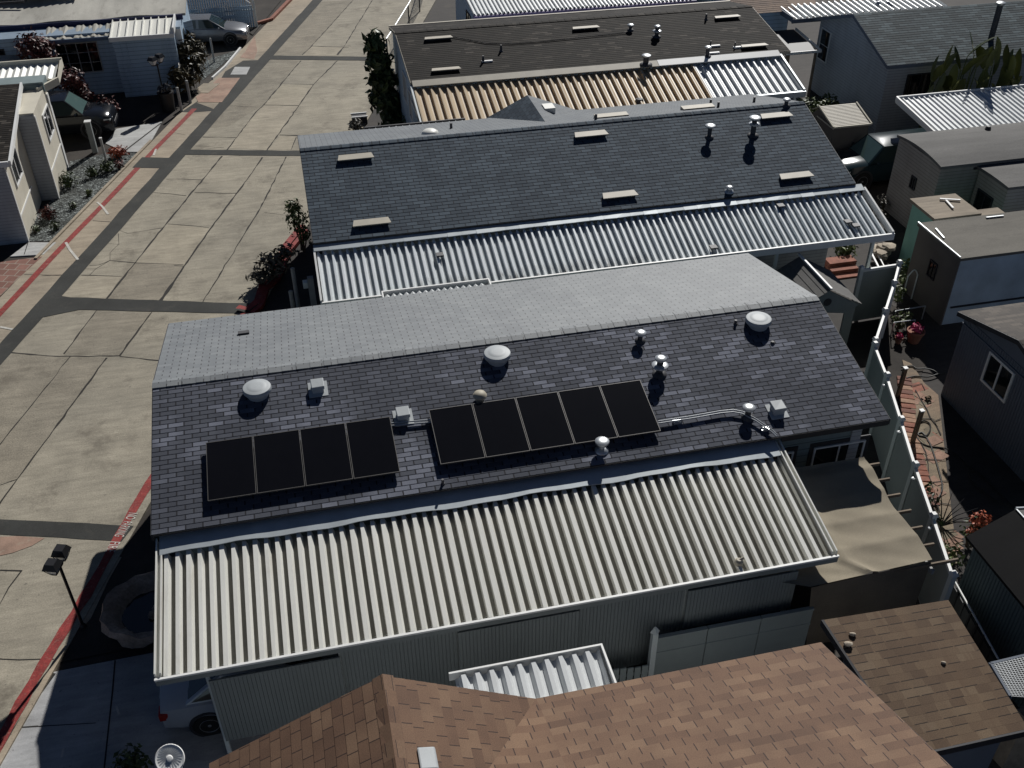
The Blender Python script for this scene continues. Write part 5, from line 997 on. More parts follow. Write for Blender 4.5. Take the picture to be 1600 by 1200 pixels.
SH = thing('skylight', 'small cream hatched skylight box beyond the brown ridge', 'skylight', (20.6, 48, 0))
qs = [P(x, y, 3.4) for x, y in ((1085, 9), (1115, 7), (1115, 15), (1090, 16))]; b = MB(SH); b.slab([qs[3], qs[2], qs[1], qs[0]], .5); b.build('box', m_cream, SH)
SH.location = (qs[0].x, qs[0].y, 2.9)
for ch in SH.children: ch.location = (20.6-qs[0].x, 48-qs[0].y, -2.9)
H6 = thing('house', 'house with reddish brown roof and pale wall between the brown roof and the grey house', 'house', (24, 49, 0))
b = MB(H6); courses(b, (22.9, 46.9, 3.45), (25.2, 46.9, 3.45), (25.2, 50.5, 4.3), (20.8, 50.5, 4.3), .18, .012); b.build('roof', m_shb, H6); b = MB(H6); b.box(22.9, 25.0, 47.1, 52, -.1, 3.4); b.build('wall', m_wallb, H6)
b = MB(H6); b.slab([(25.3, 47.6, 3.3), (27.0, 47.6, 3.3), (27.0, 53, 4.2), (25.3, 53, 4.2)], .15); b.build('lower_roof', m_shb, H6)
PT = thing('patio_cover', 'dark timber patio cover beside the gable of the grey house', 'patio cover', (24.4, 44.9, 0))
b = MB(PT); b.slab([(23.3, 43.6, 2.5), (25.0, 43.6, 2.5), (25.0, 46.4, 2.7), (23.3, 46.4, 2.7)], .08); b.build('roof', m_dtrim, PT); b = MB(PT); b.bar((23.3, 43.55, 2.52), (25.1, 43.55, 2.52), .05, .12); b.bar((25.1, 43.6, 2.52), (25.1, 46.4, 2.72), .05, .12); b.build('edge_trim', m_wtrim, PT)
for x, y in ((23.4, 43.7), (24.9, 43.7), (23.4, 46.3), (24.9, 46.3)): b = MB(PT); b.box(x-.05, x+.05, y-.05, y+.05, -.1, 2.45); b.build('post', m_timb, PT)
SK = tag(MB().build('_', m_white), 'x', 'x'); bpy.data.objects.remove(SK)
# fountain statue-like umbrella beyond the white carport end
UM = thing('garden_umbrella', 'closed pale umbrella on a stand beside the white end of the ribbed carport', 'umbrella', (22.3, 42.2, 0))
b = MB(); b.tube([(0, 0, -.1), (0, 0, 2.6)], .03, 8); b.build('pole', m_dmetal, UM); b = MB(); b.lathe((0, 0, 1.0), [(.22, 0), (.25, .3), (.16, .9), (.05, 1.5), (.02, 1.62)], 10, jit=.12); b.build('canopy', m_vinyl, UM)
# ---------------------------------------------------------------- left side
L1 = thing('mobile_home', 'cream mobile home with sunlit stepped end walls and dark roof at left', 'mobile home', (-14, 40.5, 0))
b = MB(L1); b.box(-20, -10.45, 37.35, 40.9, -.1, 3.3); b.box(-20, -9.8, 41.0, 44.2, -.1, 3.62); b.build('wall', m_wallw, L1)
b = MB(L1); b.box(-20, -10.46, 37.31, 37.349, -.1, 3.25); b.box(-10.45, -9.81, 40.95, 40.999, -.1, 3.55); b.build('shade_grey_wall', m_walls, L1)  # shade of the camera-facing walls put in as a greyer skin
b = MB(L1); b.box(-10.449, -10.42, 37.35, 40.0, 1.0, 1.07); b.box(-9.799, -9.77, 41.0, 44.2, 1.1, 1.17); b.box(-10.449, -10.415, 37.31, 37.4, -.1, 3.2); b.box(-9.799, -9.765, 40.96, 41.06, -.1, 3.5); b.box(-9.799, -9.765, 43.95, 44.2, -.1, 3.3); b.build('corner_trim', m_wtrim, L1)
window(L1, 'x+', (-10.45, 38.75, 2.45), 1.35, 1.15, t=.07); window(L1, 'x+', (-9.8, 42.85, 2.5), 1.35, 1.15, t=.07)
b = MB(L1); courses(b, (-20, 37.0, 3.35), (-10.12, 37.0, 3.35), (-10.55, 43.6, 3.95), (-20, 43.6, 3.95), .16, .012); b.build('roof', m_sh3, L1)
b = MB(L1); b.hexa([(-10.15, 36.98, 3.2), (-10.07, 36.98, 3.2), (-10.5, 43.6, 3.8), (-10.58, 43.6, 3.8), (-10.15, 36.98, 3.4), (-10.07, 36.98, 3.4), (-10.5, 43.6, 4.0), (-10.58, 43.6, 4.0)]); b.box(-20, -10.15, 36.9, 36.98, 3.2, 3.4); b.build('barge_board', m_wtrim, L1)
b = MB(L1); b.box(-20, -9.75, 43.7, 44.6, 3.5, 3.9); b.build('upper_wall', m_wallg, L1); b = MB(L1); pa, pb = P(59, 143, 3.6), P(91, 126, 3.6); b.bar(pa, pb, .1, .3); b.build('end_board', m_wallw, L1)
b = MB(L1); corrug(b, -20, -9.45, 46.5, 3.72, 45.0, 3.55, [(0, 0), (.14, .07), (.28, 0)]); b.build('awning_sheet', m_cream, L1); b = MB(L1); b.box(-20, -9.35, 46.52, 46.6, 3.5, 3.95); b.box(-20, -9.35, 44.9, 44.98, 3.4, 3.6); b.hexa([(-9.42, 44.98, 3.4), (-9.35, 44.98, 3.4), (-9.35, 46.52, 3.6), (-9.42, 46.52, 3.6), (-9.42, 44.98, 3.6), (-9.35, 44.98, 3.6), (-9.35, 46.52, 3.9), (-9.42, 46.52, 3.9)]); b.build('awning_frame', m_wallw, L1)
L2 = thing('mobile_home', 'pale blue mobile home with dirty white roof at top left', 'mobile home', (-11, 56, 0))
b = MB(L2); b.box(-22, -4.8, 53.1, 60, -.1, 3.0); b.build('wall', m_wallb, L2)
b = MB(L2); n = 24
for i in range(n):
    x0_, x1_ = -22+17.45*i/n, -22+17.45*(i+1)/n; s0, s1 = .04*math.sin(i*1.3), .04*math.sin((i+1)*1.3); b.slab([(x0_, 54.55, 3.25+s0), (x1_, 54.55, 3.25+s1), (x1_, 60.4, 3.55+s1), (x0_, 60.4, 3.55+s0)], .12)
b.build('roof', m_dirtyw, L2)
b = MB(L2); b.box(-22, -4.7, 54.45, 54.54, 2.95, 3.22); b.build('fascia', M('dark blue fascia', (.03, .035, .10), .6, .15, 1), L2)
b = MB(L2); b.box(-22, -12.0, 53.6, 60.5, 3.7, 3.75) if False else b.box(-22, -12.5, 57.0, 57.08, 3.6, 3.7); b.build('roof_trim', m_dtrim, L2)
b = MB(L2); corrug(b, -22, -9.8, 60, 3.9, 57.5, 3.75, PROF3); b.build('back_awning', m_cream, L2)
b = MB(L2); n = 8
for i in range(n):
    x0_, x1_ = -8.05+2.95*i/n, -8.05+2.95*(i+1)/n; b.slab([(x0_+.02, 52.1, 2.92), (x1_-.02, 52.1, 2.92), (x1_-.02, 54.3, 3.12), (x0_+.02, 54.3, 3.12)], .05); b.bar((x0_, 52.08, 2.96), (x0_, 54.3, 3.17), .04, .12)
b.build('porch_awning', m_cream, L2)
b = MB(L2); b.box(-8.1, -5.05, 52.0, 52.08, 2.82, 3.02); b.box(-5.1, -5.02, 52.08, 54.4, 2.95, 3.28); b.build('awning_frame', m_wtrim, L2)
b = MB(L2); n = 30
for i in range(n):
    x0_, x1_ = -11.2+3.05*i/n, -11.2+3.05*(i+1)/n; s0, s1 = [.035*math.sin(q*.9)+.03*math.sin(q*2.3) for q in (i, i+1)]; b.slab([(x0_, 52.75, 2.9+s0), (x1_, 52.75, 2.9+s1), (x1_, 54.3, 3.05+s1), (x0_, 54.3, 3.05+s0)], .05)
b.build('bent_awning', m_dirtyw, L2)
b = MB(L2); b.box(-11.25, -8.15, 52.68, 52.75, 2.75, 2.9); b.build('awning_frame', M('blue trim', (.10, .15, .24), .6, .1, 1), L2)
b = MB(L2); b.box(-8.0, -5.1, 52.3, 53.1, -.1, 2.85); b.build('porch_wall', m_wallb, L2)
b = MB(L2); b.box(-8.0, -5.1, 52.26, 52.3, 1.25, 1.3); b.box(-8.0, -5.1, 52.26, 52.3, 1.5, 1.55)
for x in (-7.7, -7.4, -5.5, -5.3): b.box(x-.025, x+.025, 52.25, 52.299, .2, 2.8)
b.build('batten', m_wallb, L2)
window(L2, 'y-', (-9.85, 53.1, 1.85), 2.0, 1.5, m_post, bars=3, rows=2, t=.05); window(L2, 'y-', (-14.1, 53.1, 2.1), 1.9, .9, m_dtrim, bars=2)
b = MB(L2); b.box(-5.1, -4.799, 53.05, 53.1, -.1, 2.9); b.build('corner_trim', m_wtrim, L2)
b = MB(L2); b.bar((-4.7, 54.2, 2.6), (-4.3, 54.5, 2.6), .06, .6); b.build('side_shield', m_wallb, L2)
AW5 = thing('awning', 'small dirty white window awning at the left edge behind the bronze bush', 'awning', (-14.5, 50.8, 0))
qs = [P(x, y, 2.2) for x, y in ((-20, 102), (37, 97), (37, 88), (-20, 91))]; b = MB(AW5); b.slab([qs[0], qs[1], qs[2]+Vector((0, 0, .1)), qs[3]+Vector((0, 0, .1))], .06); b.build('panel', m_dirtyw, AW5); b = MB(AW5)
for q in qs[:2]: b.box(q.x-.04, q.x+.04, q.y, q.y+.06, -.1, 2.15)
b.build('post', m_wtrim, AW5)
# white picket fence and striped screen behind the silver car
PF = thing('picket_fence', 'white picket fence with dark blue striped screen beyond the silver car', 'fence', (-3.3, 62.6, 0))
b = MB(PF)
for i in range(26): x = -5.0+i*.14; b.box(x, x+.1, 62.3, 62.34, -.1, 1.25)
b.build('picket', m_wallb, PF); b = MB(PF); b.box(-5.0, -1.3, 62.35, 62.4, .95, 1.03); b.build('rail', m_vinyl, PF)
b = MB(PF)
for i in range(30): x = -5.4+i*.13; b.box(x, x+.085, 63.3, 63.34, -.1, 3.3)
b.box(-5.4, -1.5, 63.345, 63.37, 2.9, 3.3); b.box(-5.4, -1.5, 63.345, 63.37, .3, .5)
b.build('striped_screen', m_wallb, PF); b = MB(PF); b.bar((-3.0, 62.2, 1.3), (-2.3, 62.2, 2.1), .06); b.bar((-2.3, 62.2, 2.1), (-1.4, 62.2, 1.35), .06); b.build('gate_brace', m_wtrim, PF); b = MB(PF); b.box(-1.35, -1.22, 62.25, 62.38, -.1, 1.6); b.build('post', m_vinyl, PF)
FP = thing('timber_post', 'tall orange timber post behind the picket fence at the top edge', 'post', (-1.85, 64.2, 0)); b = MB(); b.box(-.09, .09, -.09, .09, -.1, 2.6); b.build('post', M('orange timber', (.4, .24, .12), .8, .2, 2), FP); b = MB(); b.box(-.12, .12, -.12, .12, 2.6, 2.66); b.build('post_cap', m_timb, FP)
# chain link fence along the road
CL = thing('chain_link_fence', 'chain link fence running along the road edge to the left of the dark brown roof', 'fence', (7, 57, 0))
pts = [P(607, 104), P(622, 82) if False else P(617, 88), P(640, 48), P(656, 18), P(668, -25)]
pts = [Vector((p.x, p.y, 0)) for p in pts]; b = MB(CL)
for p in pts: 
    b = MB(CL); b.tube([(p.x, p.y, -.1), (p.x, p.y, 1.5)], .04, 8); b.build('post', m_black, CL, smooth=True)
for a, c in zip(pts, pts[1:]):
    b = MB(CL); b.tube([a+Vector((0, 0, 1.48)), c+Vector((0, 0, 1.48))], .03, 6); b.build('rail', m_galv, CL); b = MB(CL); L = (c-a).length; d = (c-a).normalized(); n = int(L/.22)
    for i in range(n):
        s = i*.22; b.bar(a+d*s+Vector((0, 0, .05)), a+d*min(L, s+1.4)+Vector((0, 0, .05+min(1.4, L-s))), .007); b.bar(a+d*s+Vector((0, 0, 1.45)), a+d*min(L, s+1.4)+Vector((0, 0, 1.45-min(1.4, L-s))), .007)
    b.build('wire_mesh', m_galv, CL)
# posts, mailbox, bins
def post_(label, px, h, w, mat=m_post, cap=False, rnd=True, name='bollard', cat='post', group=None):
    p = P(*px); r = thing(name, label, cat, (p.x, p.y, 0), 0, group); b = MB()
    if rnd: b.tube([(0, 0, -.1), (0, 0, h)], w/2, 10)
    else: b.box(-w/2, w/2, -w/2, w/2, -.1, h)
    b.build('post', mat, r, smooth=rnd); b = MB(); b.lathe((0, 0, h), [(w*.55, 0), (w*.5, .03), (w*.2, .05)], 10) if rnd else b.box(-w*.62, w*.62, -w*.62, w*.62, h, h+.04); b.build('cap', m_wtrim if cap else mat, r); return r
post_('grey round bollard in front of the dark bin beside the walk', (284, 174), 1.15, .13); post_('grey round bollard nearest the small tan slab', (298, 161), 1.1, .13); post_('pale slim post standing in the grey gravel by the silver car', (335, 97), 1.25, .1)
post_('tall grey square post with white cap beside the black pickup', (149, 237), 1.4, .22, m_sidepan, True, False); post_('slim white post pair beside the orange bush', (168, 259), 1.25, .09, m_post, True, False)
b = None
for k, (px, h) in enumerate((((466, 478), 1.45), ((461, 500), 1.1))): post_(['taller pale bollard left of the white carport', 'shorter pale bollard tucked behind the light grey ridge'][k], px, h, .14)
mb_ = thing('mailbox_post', 'square grey post with a small white box left of the white carport corner', 'mailbox', tuple(P(492, 487))); b = MB(); b.box(-.1, .1, -.1, .1, -.1, 1.35); b.build('post', m_post, mb_); b = MB(); b.box(-.26, -.1, -.12, .12, 1.0, 1.22); b.build('box', m_vinyl, mb_, bevel=.02)
BI = thing('rubbish_bin', 'dark bin heaped with shiny black bags beside the lamp by the blue house', 'bin', tuple(P(264, 172))); b = MB(); b.lathe((0, 0, -.05), [(.3, 0), (.36, .9), (.4, .92), (.4, .97)], 14); b.build('body', m_black, BI, smooth=True); b = MB()
for i in range(9): a = i*.7; b.lathe((.2*math.cos(a), .2*math.sin(a), .9+.05*(i % 3)), [(.05, 0), (.15, .08), (.12, .2), (.03, .27)], 7, jit=.25)
b.build('bag', M('shiny black plastic', (.02, .02, .022), .2, .2, 3, spec=.7), BI)
PB = thing('planter_box', 'dark planter box on the kerb beside the tall dark tree', 'planter', tuple(P(562, 190))); b = MB(); b.box(-.35, .35, -.25, .25, -.05, .3); b.build('box', m_dtrim, PB); b = MB(); b.box(-.38, .38, .2, .27, .3, .35); b.box(-.38, .38, -.27, -.2, .3, .35); b.build('rim', m_wtrim, PB)
# ---------------------------------------------------------------- yard at right
m_patht = M('path tile', (.24, .2, .14), .9, .3, 2.5, fine=.2, stain=.5)
m_brickp = M('faded brick paving', (.36, .22, .16), .9, .3, 2.5, fine=.2, stain=.6, stcol=(.2, .15, .1))
sheet('yard_soil', pxpoly([(1378, 480), (1440, 470), (1450, 560), (1425, 620), (1480, 800), (1500, 900), (1470, 890), (1420, 690), (1385, 590)]), -.035, m_dirt)
b = MB(); b.prism([(p.x, p.y) for p in pxpoly([(1410, 562), (1424, 568), (1444, 598), (1466, 617), (1470, 650), (1478, 720), (1487, 800), (1497, 880), (1478, 880), (1465, 800), (1447, 740), (1432, 690), (1424, 640), (1418, 600)])], -.1, .0); struct(b.build('yard_path', concrete('path concrete', (.28, .235, .16), (.28, .165, .115), .8, .8)))
for k in range(26):
    f = random.random()*(5-.01); i_ = int(f); lnp = [(1432, 600), (1445, 640), (1455, 690), (1463, 740), (1473, 800), (1487, 870)]; a_, c_ = lnp[i_], lnp[i_+1]; p = P(a_[0]+(c_[0]-a_[0])*(f-i_)+random.uniform(-9, 9), a_[1]+(c_[1]-a_[1])*(f-i_)); a = .3+random.uniform(-.15, .15); w1, w2 = random.uniform(.1, .3), random.uniform(.1, .25); ca, sa = math.cos(a), math.sin(a)
    sheet('path_tile', [(p.x+u*ca-v*sa, p.y+u*sa+v*ca) for u, v in ((-w1, -w2), (w1, -w2), (w1*random.uniform(.7, 1), w2), (-w1, w2*random.uniform(.6, 1)))], .002+.0006*k, random.choice([m_brick, m_brickp, m_patht, m_brickp]))
jb = MB()
for pts in ([(1423, 605), (1440, 600), (1445, 610)], [(1435, 655), (1455, 655), (1462, 658), (1470, 655)], [(1430, 610), (1448, 640), (1465, 668)], [(1445, 718), (1478, 720)], [(1450, 755), (1484, 752)], [(1458, 790), (1470, 787), (1488, 790)], [(1437, 690), (1450, 725), (1456, 760), (1468, 800)], [(1474, 830), (1494, 828)], [(1460, 660), (1470, 680)], [(1452, 700), (1474, 702)]): strip(jb, jitter([P(*p) for p in pts], .03), .03, .022)
struct(jb.build('path_joints', m_joint))
n = 34
m_brick2 = M('pale brick', (.40, .24, .16), .85, .3, 4, fine=.15); m_brick3 = M('dark brick', (.20, .09, .065), .85, .3, 4, fine=.15)
ln = [P(1413, 592), P(1420, 640), P(1424, 680), P(1437, 730), P(1447, 765), P(1462, 800)]
dist = 0; tot = sum((c-a).length for a, c in zip(ln, ln[1:])); k = 0; acc = 0
for i in range(int(tot/.235)):
    dd = i*.235
    while k < len(ln)-2 and dd-acc > (ln[k+1]-ln[k]).length: acc += (ln[k+1]-ln[k]).length; k += 1
    d = (ln[k+1]-ln[k]).normalized(); p = ln[k]+d*(dd-acc); bb = MB(); w_ = random.uniform(.17, .22); bb.box(-w_, w_, -.1, .1, -.05, random.uniform(.012, .035)); o = bb.build('edging_brick', random.choice([m_brick, m_brick2, m_brick3]), None, bevel=.012, loc=(p.x+random.uniform(-.02, .02), p.y, 0)); o.rotation_euler = (random.uniform(-.03, .03), random.uniform(-.03, .03), math.atan2(d.y, d.x)-math.pi/2+random.uniform(-.09, .09)); tag(o, 'red brick edging the yard path beside the vinyl fence', 'brick', 'edging bricks of the yard path')
def hose(label, pts, r=.022):
    p3 = [Vector(P(*p)) for p in pts]; out = []
    for i in range(len(p3)-1):
        p0, p1, p2, p4 = p3[max(i-1, 0)], p3[i], p3[i+1], p3[min(i+2, len(p3)-1)]
        for t in (0, .2, .4, .6, .8): out.append(.5*((2*p1)+(p2-p0)*t+(2*p0-5*p1+4*p2-p4)*t*t+(3*p1-p0-3*p2+p4)*t**3))
    out.append(p3[-1]); b = MB(); b.tube([(p.x, p.y, .03) for p in out], r, 6); return tag(b.build('garden_hose', m_hose, None, smooth=True), label, 'hose')
hose('black hose coiled on the brick path and trailing off into the shade', [(1462, 785), (1472, 765), (1466, 735), (1455, 700), (1450, 690), (1446, 684), (1437, 682), (1434, 679), (1440, 677), (1447, 682), (1453, 673), (1452, 663), (1443, 659), (1433, 664), (1430, 676), (1436, 690), (1450, 698), (1477, 702), (1495, 712), (1515, 730), (1535, 745), (1560, 770), (1585, 795)])
hose('black hose looping across the pale top of the path', [(1416, 592), (1430, 589), (1450, 590), (1468, 585), (1478, 584)]); hose('black hose loop at the top of the path near the flower pots', [(1408, 575), (1424, 573), (1432, 577), (1445, 577), (1458, 580), (1468, 587)])
hose('long loop of black hose lying in the shade of the slate blue shed', [(1515, 745), (1513, 738), (1522, 735), (1540, 748), (1562, 772), (1572, 783), (1560, 785), (1545, 776), (1528, 762), (1518, 752), (1515, 745)])
for k, (px, py, lb) in enumerate(((1427, 533, 'pot of pink flowers on the dark yard'), (1403, 535, 'small pink clay pot left of the pink flowers'))):
    p = P(px, py); r = thing('flower_pot', lb, 'flower pot', tuple(p)); b = MB(); s = (.26, .13)[k]; b.lathe((0, 0, -.02), [(s*.65, 0), (s, s*1.4), (s*1.1, s*1.45), (s*1.1, s*1.7), (s*.95, s*1.7), (s*.9, s*1.5)], 16); b.build('pot', m_terra, r, smooth=True); b = MB(); leaves(b, (0, 0, s*2), (s, s, s*.6), 90, .07); b.build('flowers', m_pink, r)
for k, (a, c) in enumerate((((1400, 486), (1446, 478)), ((1397, 504), (1430, 500)))):
    p, q = P(*a, .5), P(*c, .5); b = MB(); b.tube([p, q], .02, 6); b.tube([(p.x, p.y, -.1), p], .02, 6); b.tube([(q.x, q.y, -.1), q], .02, 6); tag(b.build('garden_rail', m_galv), ['thin metal garden rail crossing the planted strip, farther one', 'thin metal garden rail crossing the planted strip, nearer one'][k], 'rail')
p = P(1417, 466); b = MB(); b.tube([(p.x-.18+.36*i/10, p.y, .9+.22*math.sin(math.pi*i/10)) for i in range(11)], .025, 6); b.tube([(p.x-.18, p.y, -.1), (p.x-.18, p.y, .9)], .025, 6); b.tube([(p.x+.18, p.y, -.1), (p.x+.18, p.y, .9)], .025, 6); tag(b.build('garden_hoop', m_vinyl), 'white garden hoop arching over the planted strip', 'hoop')
for k, (px, py, h) in enumerate(((1403, 618, 1.0), (1426, 690, 1.1))): post_(['weathered grey stake with white top at the upper end of the path', 'leaning grey stake beside the coiled hose'][k], (px, py), h, .1, m_timb, True, False, 'stake', 'stake')
def strip_plants(label, pts, n, sz, mat, h=.5, rad=.35):
    ps = [P(*p) for p in pts]; bush('plant', label, 'plant', tuple(ps[0]), [((p.x, p.y, h*.6), (rad, rad, h*.6)) for p in ps], n, sz, mat, stems=3)
strip_plants('olive plants climbing behind the white rail fence', [(1408, 440), (1402, 462), (1400, 478)], 500, .09, l_mid, .9, .3); strip_plants('low green plants beside the flower pots', [(1403, 515), (1412, 508)], 450, .08, l_mid, .5, .35)
strip_plants('scrappy weeds along the lower end of the vinyl fence', [(1448, 778), (1455, 800), (1462, 830)], 260, .07, l_dark, .6, .25); strip_plants('olive tuft at the lower end of the path', [(1485, 870), (1490, 885)], 500, .07, l_mid, .4, .28); strip_plants('small weeds growing from a crack in the yard path', [(1450, 625)], 300, .06, l_dark, .12, .2)
# bare twigs
p = P(1470, 822); TW = thing('bare_shrub', 'leafless dark shrub beside the vinyl fence above the teal shed', 'shrub', tuple(p)); b = MB()
for i in range(16): a = i*.41; r_ = random.uniform(.4, .9); b.tube([(0, 0, 0), (.4*r_*math.cos(a), .4*r_*math.sin(a), .35), (r_*math.cos(a), r_*math.sin(a), random.uniform(.5, .9))], [.02, .014, .006], 5)
b.build('branches', m_black, TW)
p = P(1525, 822, .7); bush('flowering_bush', 'bush with vivid orange red flowers beside the shade-darkened felt roof', 'bush', (p.x, p.y, 0), [((p.x, p.y, .55), (.5, .4, .45))], 500, .08, l_dark); FB = bpy.data.objects.get('flowering_bush'); b = MB(FB); leaves(b, (p.x+.1, p.y+.05, .85), (.38, .25, .22), 170, .08, asp=1.3); leaves(b, (p.x-.25, p.y-.15, .75), (.2, .15, .12), 40, .07, asp=1.3); b.build('flowers', l_orange, FB)
# patio beyond the white carport
b = MB()
for i in range(3):
    q = P(1322-4*i, 432-7*i); b.box(q.x-.5, q.x+.55, q.y-.05, q.y+.4, -.1, .0+.12*i)
ST = tag(b.build('brick_steps', m_brick), 'red brick steps in the sunny patio beyond the white carport', 'steps')
p = P(1318, 398); bush('shrub', 'bright green plants beside the brick steps', 'shrub', tuple(p), [((p.x, p.y, .3), (.55, .6, .35))], 700, .1, l_mid)
p = P(1377, 402); RK = thing('rock_pile', 'pile of pale flat rocks between the carport post and the green shed', 'rocks', tuple(p)); b = MB()
for i in range(8): a = i*.8; b = MB(); b.lathe((.35*math.cos(a)*(i % 3)/2, .35*math.sin(a)*(i % 3)/2, .06*i), [(.2, 0), (.26, .06), (.22, .13), (.08, .15)], 9, jit=.2); b.build('rock', m_stone, RK, smooth=False)
b = MB(); q0, q1 = P(1361, 395, .3), P(1380, 432, .3); b.bar(q0, q1, .06, .06); b.bar(q0+Vector((.25, .1, 0)), q1+Vector((.25, .1, 0)), .04, .04); tag(b.build('white_pipe', m_wtrim), 'pair of white pipes lying by the pile of pale rocks', 'pipes')
RL = thing('railing', 'white porch railing under the right end of the white carport', 'railing', (15.3, 26.9, 0))
for i in range(9): b = MB(RL); x = 14.3+i*.25; b.box(x, x+.05, 26.3, 26.35, -.1, 1.5); b.build('baluster', m_wtrim, RL)
b = MB(RL); b.box(14.25, 16.4, 26.29, 26.36, 1.5, 1.56); b.build('rail', m_wtrim, RL)
# ---------------------------------------------------------------- shrubs and trees
p = (4.25, 46.0)
TR = bush('tree', 'tall dark leafy tree standing at the road edge left of the dark brown roof', 'tree', (p[0], p[1], 0), [((p[0]-.1, p[1]+.1, 3.7), (.6, .6, .55)), ((p[0], p[1], 2.9), (.75, .75, .8)), ((p[0]+.1, p[1], 2.0), (.85, .8, .8)), ((p[0]+.15, p[1]-.1, 1.1), (.95, .85, .7)), ((p[0]+.5, p[1]-.2, .5), (.8, .7, .5))], 520, .2, l_dark, stems=5, asp=2.4)
bush('shrub', 'shady dark shrubs at the foot of the tall tree', 'shrub', (5.0, 44.3, 0), [((4.4, 44.3, .5), (.7, .6, .5)), ((5.3, 44.2, .6), (.7, .6, .6)), ((3.6, 43.9, .3), (.4, .4, .3))], 550, .1, l_dark)
p = P(557, 205); bush('shrub', 'dry grey tuft beside the low corrugated awning', 'shrub', tuple(p), [((p.x, p.y, .3), (.45, .4, .35))], 900, .06, l_gry, asp=4)
p = P(640, 140); bush('shrub', 'pale leafy shrub between the dark tree and the brown-roofed wall', 'shrub', (p.x, p.y, 0), [((p.x, p.y-.2, .9), (.35, .35, .5))], 450, .12, l_gry)
p = P(474, 392); bush('shrub', 'loose small-leaved shrub at the left edge of the blue charcoal roof', 'shrub', tuple(p), [((p.x-.1, p.y+.15, 1.25), (.55, .5, .65)), ((p.x+.1, p.y-.05, .7), (.35, .35, .5)), ((p.x-.15, p.y+.2, 1.75), (.4, .35, .35))], 1500, .068, l_mid, stems=9)
p = P(430, 440); bush('shrub', 'spiky grey bush spilling over the red kerb left of the white carport', 'shrub', tuple(p), [((p.x, p.y+.1, .7), (.75, .6, .55)), ((p.x-.45, p.y-.2, .4), (.5, .4, .35)), ((p.x+.5, p.y+.5, .9), (.5, .4, .4))], 700, .085, l_gry, stems=8, asp=3)
p = P(56, 78, 2.7); bush('shrub', 'large bronze bush in front of the blue house wall, nearest the left edge', 'shrub', (p.x, p.y, 0), [((p.x, p.y, 2.8), (1.15, .9, .95)), ((p.x+.3, p.y-.3, 1.8), (1.1, .9, 1.0))], 520, .13, l_red)
p = P(113, 128, 1.8); bush('shrub', 'bronze bush beside the window of the blue house, above the pickup', 'shrub', (p.x, p.y, 0), [((p.x, p.y, 1.8), (.8, .7, .85)), ((p.x+.35, p.y-.2, 1.1), (.6, .6, .8))], 620, .12, l_red)
p = P(163, 168, .8); bush('shrub', 'smaller bronze bush just beyond the hood of the black pickup', 'shrub', (p.x, p.y, 0), [((p.x, p.y, .75), (.75, .6, .75))], 620, .1, l_red)
p = P(185, 245); FB2 = bush('flowering_bush', 'low orange red bush beside the slim posts at the edge of the gravel bed', 'bush', tuple(p), [((p.x, p.y, .25), (.55, .45, .3))], 900, .09, l_orange)
for k, (x, y, s, m, lb) in enumerate(((76, 342, .45, l_red, 'reddish spiky plant in the gravel bed against the stepped wall'), (108, 290, .5, l_dark, 'tall dark plant at the corner of the sunlit wall'), (140, 305, .2, l_mid, 'small yellow green tuft in the middle of the gravel bed'), (57, 362, .22, l_dark, 'dark tuft in the gravel bed next to the pale walk'), (88, 358, .25, l_dark, 'dark tuft at the lower end of the gravel bed'), (168, 268, .4, l_dark, 'dark tuft below the orange bush'), (145, 275, .35, l_dark, 'dark spreading plant left of the orange bush tuft'), (115, 325, .2, l_dark, 'tiny dark tuft halfway along the gravel bed'), (188, 263, .3, l_red, 'rusty tuft at the road edge of the gravel bed'))):
    p = P(x, y); bush('plant', lb, 'plant', tuple(p), [((p.x, p.y, s*.6), (s, s, s*.9))], 700, .06, m, stems=3, asp=4)
bush('garden_plants', 'dense dark garden plants beside the gravel by the blue house corner', 'plants', (-4.9, 52.6, 0), [((-4.9, 53.0, 1.7), (.6, .7, .9)), ((-4.9, 52.4, .8), (.75, .8, .8)), ((-4.4, 52.9, 1.1), (.5, .6, .8)), ((-4.7, 54.4, 2.0), (.5, .5, .6)), ((-5.2, 51.6, .9), (.6, .6, .9)), ((-4.2, 53.6, 1.6), (.55, .6, .7))], 620, .11, leafmat('deep olive leaves', (.02, .018, .008), (.09, .07, .028)), asp=4)
for k in range(5):
    q = P(*[(301, 65), (308, 85), (322, 84), (303, 112), (318, 82)][k], .9); b = MB(); b.lathe((0, 0, 0), [(.03, 0), (.05, .05), (.04, .12), (.015, .17)], 7, jit=.25); b.tube([(0, 0, -1.0), (0, 0, .02)], .02, 5); tag(b.build('white_flower_head', m_wtrim, None, loc=q), 'pale flower head among the dark plants by the blue house corner', 'flower', 'pale flower heads among the dark plants')
bush('shrub', 'flowering green shrub at the right end of the white ribbed carport', 'shrub', (22.4, 39.4, 0), [((22.6, 39.6, 1.3), (.8, .8, .8)), ((23.6, 39.9, 1.0), (.8, .8, .8)), ((23.0, 39.3, .6), (.9, .8, .6))], 420, .1, l_mid)
bush('shrub', 'dark shrubs in the shade under the gable of the grey house', 'shrub', (25.0, 41.0, 0), [((24.7, 41.4, .7), (.7, .8, .7)), ((25.2, 40.2, .5), (.6, .8, .5))], 350, .12, l_dark)
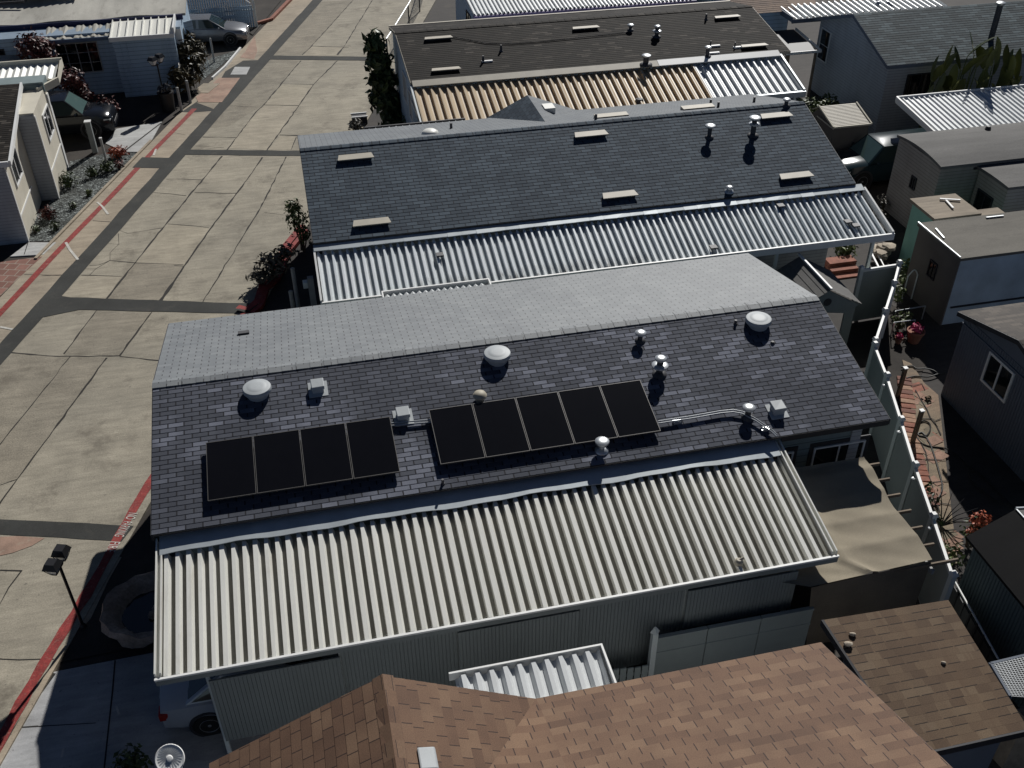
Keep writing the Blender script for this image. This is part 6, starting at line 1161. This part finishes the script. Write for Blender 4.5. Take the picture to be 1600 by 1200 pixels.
BP = thing('bird_of_paradise', 'big clump of paddle-leaved plants in front of the blue grey roof', 'plant', (29.0, 37.5, 0)); bpst = MB(BP); bl = MB(BP)
random.seed(21)
for i in range(46):
    a = random.uniform(0, 6.28); sp = random.uniform(.1, 1.0); bx_, by_ = 28.9+random.uniform(-1.9, 2.3), 37.5+random.uniform(-.5, .5); h = random.uniform(1.6, 4.3)*(1-.1*abs(bx_-29)); dx, dy = math.cos(a)*sp*.55, math.sin(a)*sp*.45
    p0 = Vector((bx_, by_, 0)); p1 = p0+Vector((dx*.4, dy*.4, h*.95)); bpst.tube([p0, p1], [.035, .022], 5); L = random.uniform(1.0, 1.6); w = L*random.uniform(.13, .18); d = Vector((dx, dy, .75)).normalized(); sd = d.cross(Vector((random.uniform(-1, 1), random.uniform(-1, 1), .2))).normalized(); nr = sd.cross(d); base = len(bl.v); N = 6
    for k in range(N+1):
        t = k/N; c_ = p1+d*(L*t)+Vector((dx, dy, 0))*(t*t*.35)-Vector((0, 0, 1))*(t*t*.16*L); ww = w*math.sin(math.pi*min(1, .08+.9*t))**.7; bl.v += [tuple(c_-sd*ww+nr*ww*.35), tuple(c_), tuple(c_+sd*ww+nr*ww*.35)]
    for k in range(N):
        q = base+k*3; bl.f += [(q, q+1, q+4, q+3), (q+1, q+2, q+5, q+4)]; bl.uv += [None]*2; bl.mi += [0]*2
bl.build('leaves', l_paddle, BP, smooth=True); bpst.build('stalks', l_mid, BP)
bush('shrub', 'pale grey shrub left of the paddle-leaved plants against the grey house', 'shrub', (28.3, 38.0, 0), [((28.3, 38.0, .9), (.6, .5, .6)), ((29.0, 37.7, .5), (.8, .6, .5))], 380, .1, l_gry)
for k, (x, y) in enumerate(((1358, 340), (1378, 330), (1370, 352))):
    p = P(x, y); bush('shrub', ['dry shrub in the dark gap left of the trailer', 'dry tuft beside the trailer corner', 'low dry plant below the trailer corner'][k], 'shrub', tuple(p), [((p.x, p.y, .4), (.4, .4, .4))], 350, .08, l_gry)
